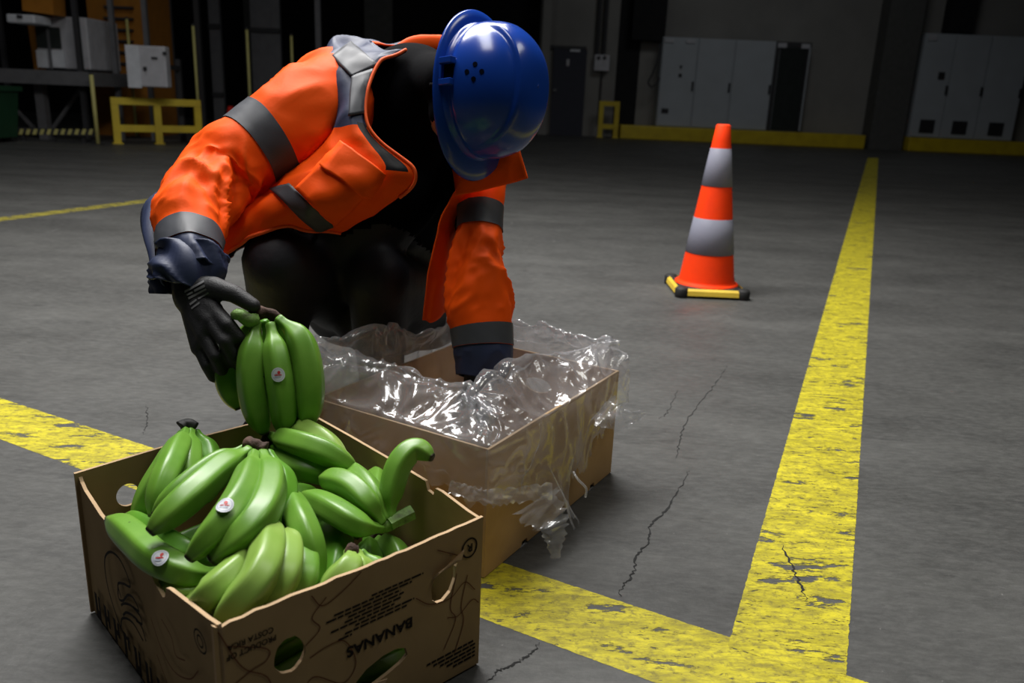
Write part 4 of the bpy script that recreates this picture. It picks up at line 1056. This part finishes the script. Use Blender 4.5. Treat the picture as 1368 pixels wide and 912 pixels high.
for sx in (-1, 1):                                    # eyes and brows
    v_, f_ = capsule(HL(sx*.030, .083, -.012), HL(sx*.034, .083, -.012), .010, .010); mobj('eye', v_, f_, M['sticker'], body, True)
    v_, f_ = capsule(HL(sx*.018, .090, .004), HL(sx*.046, .082, .002), .004, .003); mobj('eyebrow', v_, f_, M['hair'], body, True)
# ---- boots
for a_, d_ in ((ankL, nrm(W(-.10, -1, 0))), (ankR, nrm(W(-.12, -1, 0)))):
    z0 = np.array([a_[0], a_[1], 0]); c = [(z0+Z3*.13, z0+Z3*.06, .056, .054), (z0+d_*-.04+Z3*.045, z0+d_*.10+Z3*.048, .042, .046), (z0+d_*.10+Z3*.045, z0+d_*.165+Z3*.040, .045, .038)]
    bt = union('boot', c, .008, 3, [M['black_cloth']], person)
    s_ = MB(); 
    out = [z0+d_*(-.085+.30*k/9)+np.array([-d_[1], d_[0], 0])*s*(.036+.012*math.sin(math.pi*min(1, k/9*1.1))) for s in (1, -1) for k in (range(10) if s == 1 else range(9, -1, -1))]
    n_ = len(out); s_.add([q+Z3*.001 for q in out]+[q+Z3*.022 for q in out], [tuple(range(n_))[::-1], tuple(range(n_, 2*n_))]+[(k, (k+1) % n_, n_+(k+1) % n_, n_+k) for k in range(n_)]); s_.build('sole', M['rubber'], bt)

# ---- helmet
def helmet():
    NT, NP = 168, 72; rx, ry, rzz = .106, .128, .138; g = np.zeros((NP, NT, 3))
    for i in range(NP):
        ph = math.pi/2*(i/(NP-1))
        for j in range(NT):
            th = 2*math.pi*j/NT; c, s = math.cos(th), math.sin(th); cp = max(0.0, math.cos(ph))**.82; sp = math.sin(ph)**.95
            x, y, z = rx*c*cp, ry*s*cp, rzz*sp
            f = 1.0
            rd = 1/(1+math.exp((abs(x)-.044)/.0010))       # raised centre rib, front to back
            z2 = min(1, max(0, (z-.03)/.05))
            k = 1+.052*rd*z2
            sd = math.exp(-((z-.018)/.006)**2)*-.006        # groove above the rim
            g[i, j] = (x*k*(1+sd/.12), y*k*(1+sd/.14), z*k)
    loc = g.reshape(-1, 3); v = [HL(*q) for q in loc]; _, f, _ = gmesh(g, True)
    hm = mobj('helmet', v, f, M['helmet_blue'], person, True, solid=.003, off=-1)
    hm['label'] = 'glossy blue safety helmet'
    # rim lip and peak
    rings = []
    for wq, zq in ((-.002, .006), (.004, .004), (.010, -.001), (.012, -.005), (.009, -.008), (.0, -.006)):
        row = []
        for j in range(NT):
            th = 2*math.pi*j/NT; c, s = math.cos(th), math.sin(th)
            pk = max(0, s)**2.2*.026 if wq > 0 else 0
            bk = max(0, -s)**2*.012 if wq > 0 else 0
            ww = wq+(pk+bk)*min(1, wq/.010)
            dz = zq-pk*.12*min(1, max(0, wq)/.010)
            row.append(((rx+ww)*c, (ry+ww)*s, dz))
        rings.append(row)
    g2_ = np.array(rings); _, f, _ = gmesh(g2_, True)
    mobj('brim', [HL(*q) for q in g2_.reshape(-1, 3)], [q[::-1] for q in f], M['helmet_blue'], hm, True)
    # accessory slot on both sides
    for sg in (-1, 1):
        mm = MB()
        for (y0, y1, z0, z1, xx, mi) in ((-.030, -.018, .004, .034, .114, 0), (.008, .020, .004, .034, .114, 0), (-.018, .008, .004, .010, .113, 0), (-.018, .008, .008, .032, .105, 1)):
            c0 = HL(sg*(xx-.014), y0-.012, z0); mm.obox(c0, SID*sg*.014, FRT*(y1-y0), CR*(z1-z0), mi)
        mm.build('accessory_slot', [M['helmet_blue'], M['helmet_dark']], hm, bevel=.0015)
        # four vent holes in a diamond
        for dy, dz in ((0, .013), (0, -.013), (.013, 0), (-.013, 0)):
            yy, zz = -.014+dy, .072+dz
            sp = min(1, (zz/rzz)**(1/.95)); ph = math.asin(sp); cp = math.cos(ph)**.82; s = yy/(ry*cp); xx = rx*cp*math.sqrt(max(0, 1-s*s))
            n_ = nrm(np.array([xx/rx**2, yy/ry**2, zz/rzz**2])); c = HL(sg*xx, yy, zz); nw = SID*sg*n_[0]+FRT*n_[1]+CR*n_[2]
            v_, f_ = tube([c-nw*.004, c+nw*.0012], [.0046, .0044], 12); mobj('vent_hole', v_, f_, M['helmet_dark'], hm)
    # harness band inside
    v_ = [HL((rx-.016)*math.cos(t), (ry-.016)*math.sin(t), z) for z in (-.004, .030) for t in np.linspace(0, 2*math.pi, 40, endpoint=False)]
    mobj('headband', v_, [(k, (k+1) % 40, 40+(k+1) % 40, 40+k) for k in range(40)], M['helmet_dark'], hm, True, solid=.002)
helmet()

# ---- jacket torso shell
R_ = [
 [P(455, 311, 1.66), P(385, 303, 1.60), P(332, 318, 1.60), P(292, 352, 1.66), W(-.63, 2.05, .45), W(-.45, 2.36, .42), W(-.16, 2.34, .42), W(-.10, 2.08, .43), P(586, 422, 1.80), P(566, 428, 1.76)],
 [P(528, 268, 1.63), P(445, 272, 1.575), P(365, 270, 1.575), P(305, 300, 1.66), W(-.64, 2.0, .60), W(-.45, 2.30, .62), W(-.15, 2.28, .60), W(-.08, 2.0, .58), P(603, 340, 1.78), P(575, 350, 1.73)],
 [P(553, 228, 1.61), P(495, 222, 1.575), P(412, 222, 1.60), P(350, 235, 1.72), W(-.56, 1.98, .76), W(-.42, 2.18, .80), W(-.16, 2.16, .78), W(-.06, 1.95, .70), P(612, 280, 1.76), P(590, 288, 1.70)],
 [P(490, 168, 1.61), P(468, 165, 1.595), P(445, 170, 1.625), P(430, 165, 1.70), P(430, 110, 1.84), P(450, 85, 1.98), P(560, 85, 1.98), P(630, 160, 1.86), P(640, 238, 1.72), P(618, 242, 1.68)],
 [P(503, 92, 1.64), P(480, 90, 1.645), P(455, 84, 1.65), P(436, 78, 1.70), P(444, 55, 1.78), P(490, 60, 1.88), P(560, 66, 1.88), P(630, 130, 1.84), P(664, 212, 1.74), P(645, 218, 1.69)],
 [P(543, 69, 1.68), P(527, 66, 1.69), P(510, 63, 1.72), P(497, 60, 1.76), P(500, 58, 1.82), P(540, 62, 1.86), P(590, 80, 1.85), P(640, 140, 1.80), P(668, 205, 1.72), P(655, 212, 1.69)],
]
tg = loft(R_, 91, 121)
nn = gnorm(tg); cen = W(-.33, 1.98, .62)
if np.sum(nn*(tg-cen)) < 0: nn = -nn; TFLIP = True
else: TFLIP = False
fold = (ridged(tg*np.array([16, 16, 9])+2)**2-.4)*.012+(vn(tg*45)-.5)*.004
ii = np.linspace(0, 5, 91)[:, None]; jj = np.linspace(0, 9, 121)[None, :]
fold = fold*np.where(jj < .3, .5, 1)
tg = tg+nn*fold[..., None]
tv, tf, ij = gmesh(tg); mi = []
for (i, j) in ij:
    r, c = ii[i, 0], jj[0, j]
    m = 0
    if r > 2.9 and c < 7.6: m = 1
    if 1.9 < r < 3.0 and .10 < c < .62: m = 2
    if r > 4.75 and 3.9 < c < 7.4: m = 0
    mi.append(m)
q0 = tf[0]; fn = np.cross(tv[q0[1]]-tv[q0[0]], tv[q0[3]]-tv[q0[0]])
if fn@nn[0, 0] < 0: tf = [q[::-1] for q in tf]
jacket = mobj('jacket', tv, tf, [M['orange'], M['navy'], M['black_band'], M['black_cloth'], M['black_cloth'], M['black_cloth']], person, True, mi, solid=.004, off=-1)
jacket.modifiers['thickness'].material_offset = 3
jacket['label'] = 'open orange high-visibility jacket with navy shoulders'
bvh = BVHTree.FromPolygons([tuple(q) for q in tv], [tuple(q) for q in tf])
def decal(name, quad, nx, ny, off, mat, parent=jacket, solid=.003):
    """a cloth patch sewn onto the jacket front: corners given as seen, laid on the real surface"""
    q = np.array(quad, float); v = []; f = []
    for i in range(ny+1):
        for j in range(nx+1):
            u, w = j/nx, i/ny; p = (1-u)*(1-w)*q[0]+u*(1-w)*q[1]+u*w*q[2]+(1-u)*w*q[3]
            d = nrm(P(p[0], p[1], 1)-CAMP); hit = bvh.ray_cast(Vector(CAMP), Vector(d))
            if hit[0] is None: v.append(P(p[0], p[1], 1.62)); continue
            n_ = np.array(hit[1]); n_ = -n_ if n_@d > 0 else n_
            v.append(np.array(hit[0])+n_*off)
    f = [(i*(nx+1)+j, i*(nx+1)+j+1, (i+1)*(nx+1)+j+1, (i+1)*(nx+1)+j) for i in range(ny) for j in range(nx)]
    o = mobj(name, v, f, mat, parent, True, solid=solid, off=0); return o
o = decal('reflective_band', [(362, 254), (388, 246), (448, 300), (424, 309)], 6, 22, .004, M['reflective']); o['label'] = 'grey reflective band across the jacket front'
decal('pocket', [(396, 254), (458, 194), (512, 236), (446, 298)], 16, 16, .009, M['orange'])
decal('pocket_flap', [(430, 226), (459, 192), (512, 234), (490, 262)], 16, 8, .014, M['orange'])
o = decal('reflective_band', [(444, 76), (468, 57), (506, 88), (470, 104)], 12, 12, .003, M['reflective']); o['label'] = 'grey reflective band over the shoulder'
o = decal('reflective_band', [(470, 103), (502, 92), (492, 150), (466, 156)], 12, 14, .003, M['reflective']); o['label'] = 'grey reflective band over the shoulder'
# orange piping along the open edge
edge = tg[:, 0]+nn[:, 0]*.002
v_, f_ = tube(edge[20:], [.0036]*len(edge[20:]), 8); mobj('piping', v_, f_, M['orange_piping'], jacket, True)
v_, f_ = tube(tg[0, :60], [.004]*60, 8); mobj('hem', v_, f_, M['orange_piping'], jacket, True)
# raised collar behind the neck
cl = cr(np.array([P(522, 78, 1.74), P(545, 62, 1.76), P(575, 58, 1.78), P(600, 62, 1.80), P(620, 90, 1.80)]), 26)
T_, N_, B_ = frames(cl); cg = np.zeros((26, 16, 3))
for i in range(26):
    for k in range(16):
        a = 2*math.pi*k/16; cg[i, k] = cl[i]+(_U*math.cos(a)*.019+_F*math.sin(a)*.010)*(1+.15*(vn(np.array([i*.4, k*.3, 1]))-.5))
v_, f_, _ = gmesh(cg, True); mobj('collar', v_, f_, M['orange'], jacket, True)
# lapel flap that swings out beside the helmet
fg = loft([[P(620, 226, 1.665), P(655, 210, 1.65), P(693, 194, 1.635)], [P(612, 242, 1.665), P(660, 230, 1.65), P(699, 217, 1.635)], [P(608, 262, 1.67), P(662, 250, 1.66), P(705, 238, 1.64)]], 14, 22)
fg = fg+(-_F)*((vn(fg*40)-.5)*.010)[..., None]
v_, f_, _ = gmesh(fg); mobj('lapel', v_, f_, M['orange'], jacket, True, solid=.006, off=0)

# ---- sleeves
def sleeve(name, path, rad, bands, navy_from, nt, folds, label, squash=1.0):
    q = cr(np.array([np.r_[p, r] for p, r in zip(path, rad)]), nt); c, rr_ = q[:, :3], q[:, 3]
    T, N, B = frames(c); L = np.r_[0, np.cumsum(np.linalg.norm(np.diff(c, axis=0), axis=1))]; tot = L[-1]; t = L/tot; NT = 72
    th = np.linspace(0, 2*math.pi, NT, endpoint=False)
    ca, sa = np.cos(th)[None, :, None], np.sin(th)[None, :, None]
    dirs = ca*N[:, None]+sa*B[:, None]
    g = c[:, None]+dirs*rr_[:, None, None]
    # folds: ridges that spiral slightly round the arm, strongest where folds(t) is high
    co = 1.0*np.stack(np.broadcast_arrays(L[:, None]*11.5+1.3*np.cos(th)[None], 1.1*np.cos(th)[None]+L[:, None]*4, 1.1*np.sin(th)[None]-L[:, None]*3), -1)
    wv = (vn(co*.9+11)-.5)*1.4
    co[..., 0] += wv
    d = (ridged(co+4)**1.6-.45)*np.array([folds(x) for x in t])[:, None]
    co2 = 1.0*np.stack(np.broadcast_arrays(L[:, None]*34, 2.6*np.cos(th)[None], 2.6*np.sin(th)[None]), -1)
    co2[..., 0] += 2*wv
    d = d+(ridged(co2+7)**1.5-.45)*np.array([folds(x) for x in t])[:, None]*.30
    damp = np.ones(nt)
    for (a, b) in bands: damp *= 1-.72*np.exp(-((t-(a+b)/2)/((b-a)*.75))**4)
    g = g+dirs*(d*damp[:, None])[..., None]
    v, f, ij_ = gmesh(g, True)
    m = [1 if t[i] > navy_from else 0 for i, j in ij_]
    # outward winding
    q0 = f[0]; fn = np.cross(v[q0[1]]-v[q0[0]], v[q0[3]]-v[q0[0]])
    flip = fn@dirs[0, 0] < 0
    if flip: f = [k[::-1] for k in f]
    s_ = mobj(name, v, f, [M['orange'], M['navy'], M['black_cloth'], M['black_cloth']], jacket, True, m, solid=.0035, off=-1)
    s_.modifiers['thickness'].material_offset = 2
    nrmg = gnorm(g, True); sg = np.sign(np.sum(nrmg*dirs)); nrmg = nrmg*sg
    for (a, b) in bands:
        ts = np.linspace(a, b, 15); bg = np.zeros((15, NT, 3))
        for k in range(NT):
            for x in range(3): bg[:, k, x] = np.interp(ts, t, g[:, k, x]+nrmg[:, k, x]*.0022)
        v, f, _ = gmesh(bg, True)
        if flip: f = [k[::-1] for k in f]
        bo = mobj('reflective_band', v, f, M['reflective'], jacket, True); bo['label'] = 'grey reflective band around the '+label
    return s_, g
SL, gL = sleeve('sleeve', [P(500, 125, 1.86), P(455, 138, 1.775), P(398, 170, 1.69), P(335, 205, 1.64), P(288, 238, 1.60), P(262, 272, 1.53), P(255, 308, 1.47), P(254, 340, 1.43), P(257, 372, 1.40)],
       [.085, .110, .100, .083, .070, .062, .056, .053, .046], [(.412, .490), (.868, .928)], .928, 190,
       lambda t: float(np.interp(t, [0, .3, .40, .49, .54, .62, .80, .86, .93, 1], [.012, .016, .010, .006, .020, .032, .028, .010, .010, .018])), 'bent sleeve')
SR, gR = sleeve('sleeve', [P(628, 178, 1.83), P(638, 215, 1.79), P(641, 262, 1.74), P(641, 305, 1.715), P(638, 355, 1.70), P(641, 410, 1.685), P(645, 455, 1.675), P(645, 480, 1.67), P(640, 506, 1.665)],
       [.075, .062, .050, .046, .056, .0635, .0605, .056, .045], [(.37, .455), (.815, .885)], .885, 150,
       lambda t: float(np.interp(t, [0, .36, .45, .5, .6, .75, .82, 1], [.008, .006, .006, .018, .022, .016, .006, .006])), 'straight sleeve')
# loose navy storm cuff behind the bent sleeve
q = cr(np.array([P(222, 258, 1.56), P(210, 282, 1.53), P(206, 312, 1.49), P(212, 345, 1.45), P(220, 372, 1.42), P(222, 392, 1.41)]), 40)
T_, N_, B_ = frames(q); cg = np.zeros((40, 20, 3))
for i in range(40):
    w = .017+.005*math.sin(i*.22)
    for k in range(20):
        a = 2*math.pi*k/20; cg[i, k] = q[i]+(_R*math.cos(a)*w*1.15+_F*math.sin(a)*w*.8)*(1+.5*(ridged(np.array([i*.10+k*.1, k*.35, 4]))-.5))
v_, f_, _ = gmesh(cg, True); mobj('storm_cuff', v_, f_, M['navy'], jacket, True)
# flared cuff skirt over the glove
fl_ = []
for (p, ra) in ((P(255, 344, 1.425), .056), (P(252, 362, 1.41), .056), (P(247, 382, 1.405), .052)): fl_.append((p, ra))
cg = np.zeros((24, 48, 3)); pp = cr(np.array([np.r_[p, r] for p, r in fl_]), 24); T_, N_, B_ = frames(pp[:, :3])
for i in range(24):
    for k in range(48):
        a = 2*math.pi*k/48; cg[i, k] = pp[i, :3]+(N_[i]*math.cos(a)+B_[i]*math.sin(a))*(pp[i, 3]+.020*(ridged(np.array([math.cos(a)*1.9+i*.05, math.sin(a)*1.9+i*.12, 3.3]))**1.5-.5))+T_[i]*.016*(i/23)*(vn(np.array([math.cos(a)*1.4, math.sin(a)*1.4, 9]))-.5)
v_, f_, _ = gmesh(cg, True); mobj('cuff', v_, f_, M['navy'], jacket, True, solid=.002, off=0)

# ---- gloves
wr = P(256, 370, 1.405)
kn = [P(286, 414, 1.358), P(282, 428, 1.352), P(274, 448, 1.356), P(267, 464, 1.366)]
f1 = [P(305, 434, 1.335), P(301, 456, 1.332), P(288, 476, 1.342), P(277, 488, 1.356)]
f2 = [P(318, 450, 1.340), P(312, 478, 1.345), P(297, 494, 1.358), P(285, 503, 1.372)]
f3 = [P(323, 460, 1.362), P(317, 488, 1.372), P(304, 500, 1.378), P(291, 506, 1.385)]
c = [(wr, P(260, 395, 1.395), .034, .036)]
for k in range(4): c.append((P(260+k, 398+4*k, 1.392), kn[k], .028, .0155))
c += [(kn[0], kn[1], .0145, .0145), (kn[1], kn[2], .0145, .0145), (kn[2], kn[3], .0145, .0135)]
for k, ra in enumerate((.0125, .0122, .0116, .0108)):
    c += [(kn[k], f1[k], ra*1.1, ra), (f1[k], f2[k], ra, ra*.92), (f2[k], f3[k], ra*.92, ra*.8)]
c += [(P(262, 388, 1.388), P(286, 384, 1.365), .026, .019), (P(286, 384, 1.365), P(312, 392, 1.350), .0185, .0155), (P(312, 392, 1.350), P(338, 408, 1.346), .0155, .0125)]
gl = union('glove', c, .0034, 2, [M['glove']], person); gl['label'] = 'black knitted work glove gripping the banana stalk'
bg_ = BVHTree.FromPolygons([tuple(v.co) for v in gl.data.vertices], [tuple(p.vertices) for p in gl.data.polygons])
def glove_print(quads):
    mm = MB()
    for qd in quads:
        v = []
        for i in range(5):
            for j in range(5):
                u, w = j/4, i/4; q = np.array(qd, float); p = (1-u)*(1-w)*q[0]+u*(1-w)*q[1]+u*w*q[2]+(1-u)*w*q[3]
                d = nrm(P(p[0], p[1], 1)-CAMP); h = bg_.ray_cast(Vector(CAMP), Vector(d))
                v.append(np.array(h[0])-d*.0016 if h[0] is not None else P(p[0], p[1], 1.39))
        mm.add(v, [(i*5+j, i*5+j+1, i*5+j+6, i*5+j+5) for i in range(4) for j in range(4)])
    return mm.build('glove_mark', M['glove_print'], gl, True)
glove_print([[(246, 388), (272, 374), (273, 376.5), (247, 391)], [(249, 393), (257, 389), (258, 391), (250, 395)], [(259, 387), (273, 380), (274, 383), (260, 390)], [(251, 397), (275, 385), (276, 387), (252, 400)],
             [(253, 405), (262, 399), (263, 401), (254, 408)], [(264, 398), (278, 390), (279, 392), (265, 400)], [(255, 411), (266, 403), (267, 405), (256, 413)]])
wr2 = P(642, 503, 1.667); dn = nrm(W(.0, -.05, -1)); sx_ = nrm(W(.85, .5, 0))
c = [(wr2, wr2+dn*.05, .034, .038)]
for k in range(4):
    b_ = wr2+dn*.085+sx_*(-.030+.020*k); c += [(wr2+dn*.04+sx_*(-.02+.013*k), b_, .024, .0155), (b_, b_+dn*.032+W(-.01, -.012, 0), .0135, .0125), (b_+dn*.032+W(-.01, -.012, 0), b_+dn*.05+W(-.015, -.03, 0), .0125, .011)]
c += [(wr2+dn*.03-sx_*.02, wr2+dn*.055-sx_*.05+W(0, -.02, 0), .018, .0145), (wr2+dn*.055-sx_*.05+W(0, -.02, 0), wr2+dn*.09-sx_*.055+W(0, -.03, 0), .0145, .0115)]
g_ = union('glove', c, .0045, 4, [M['glove']], person); g_['label'] = 'black work glove reaching down into the lined box'
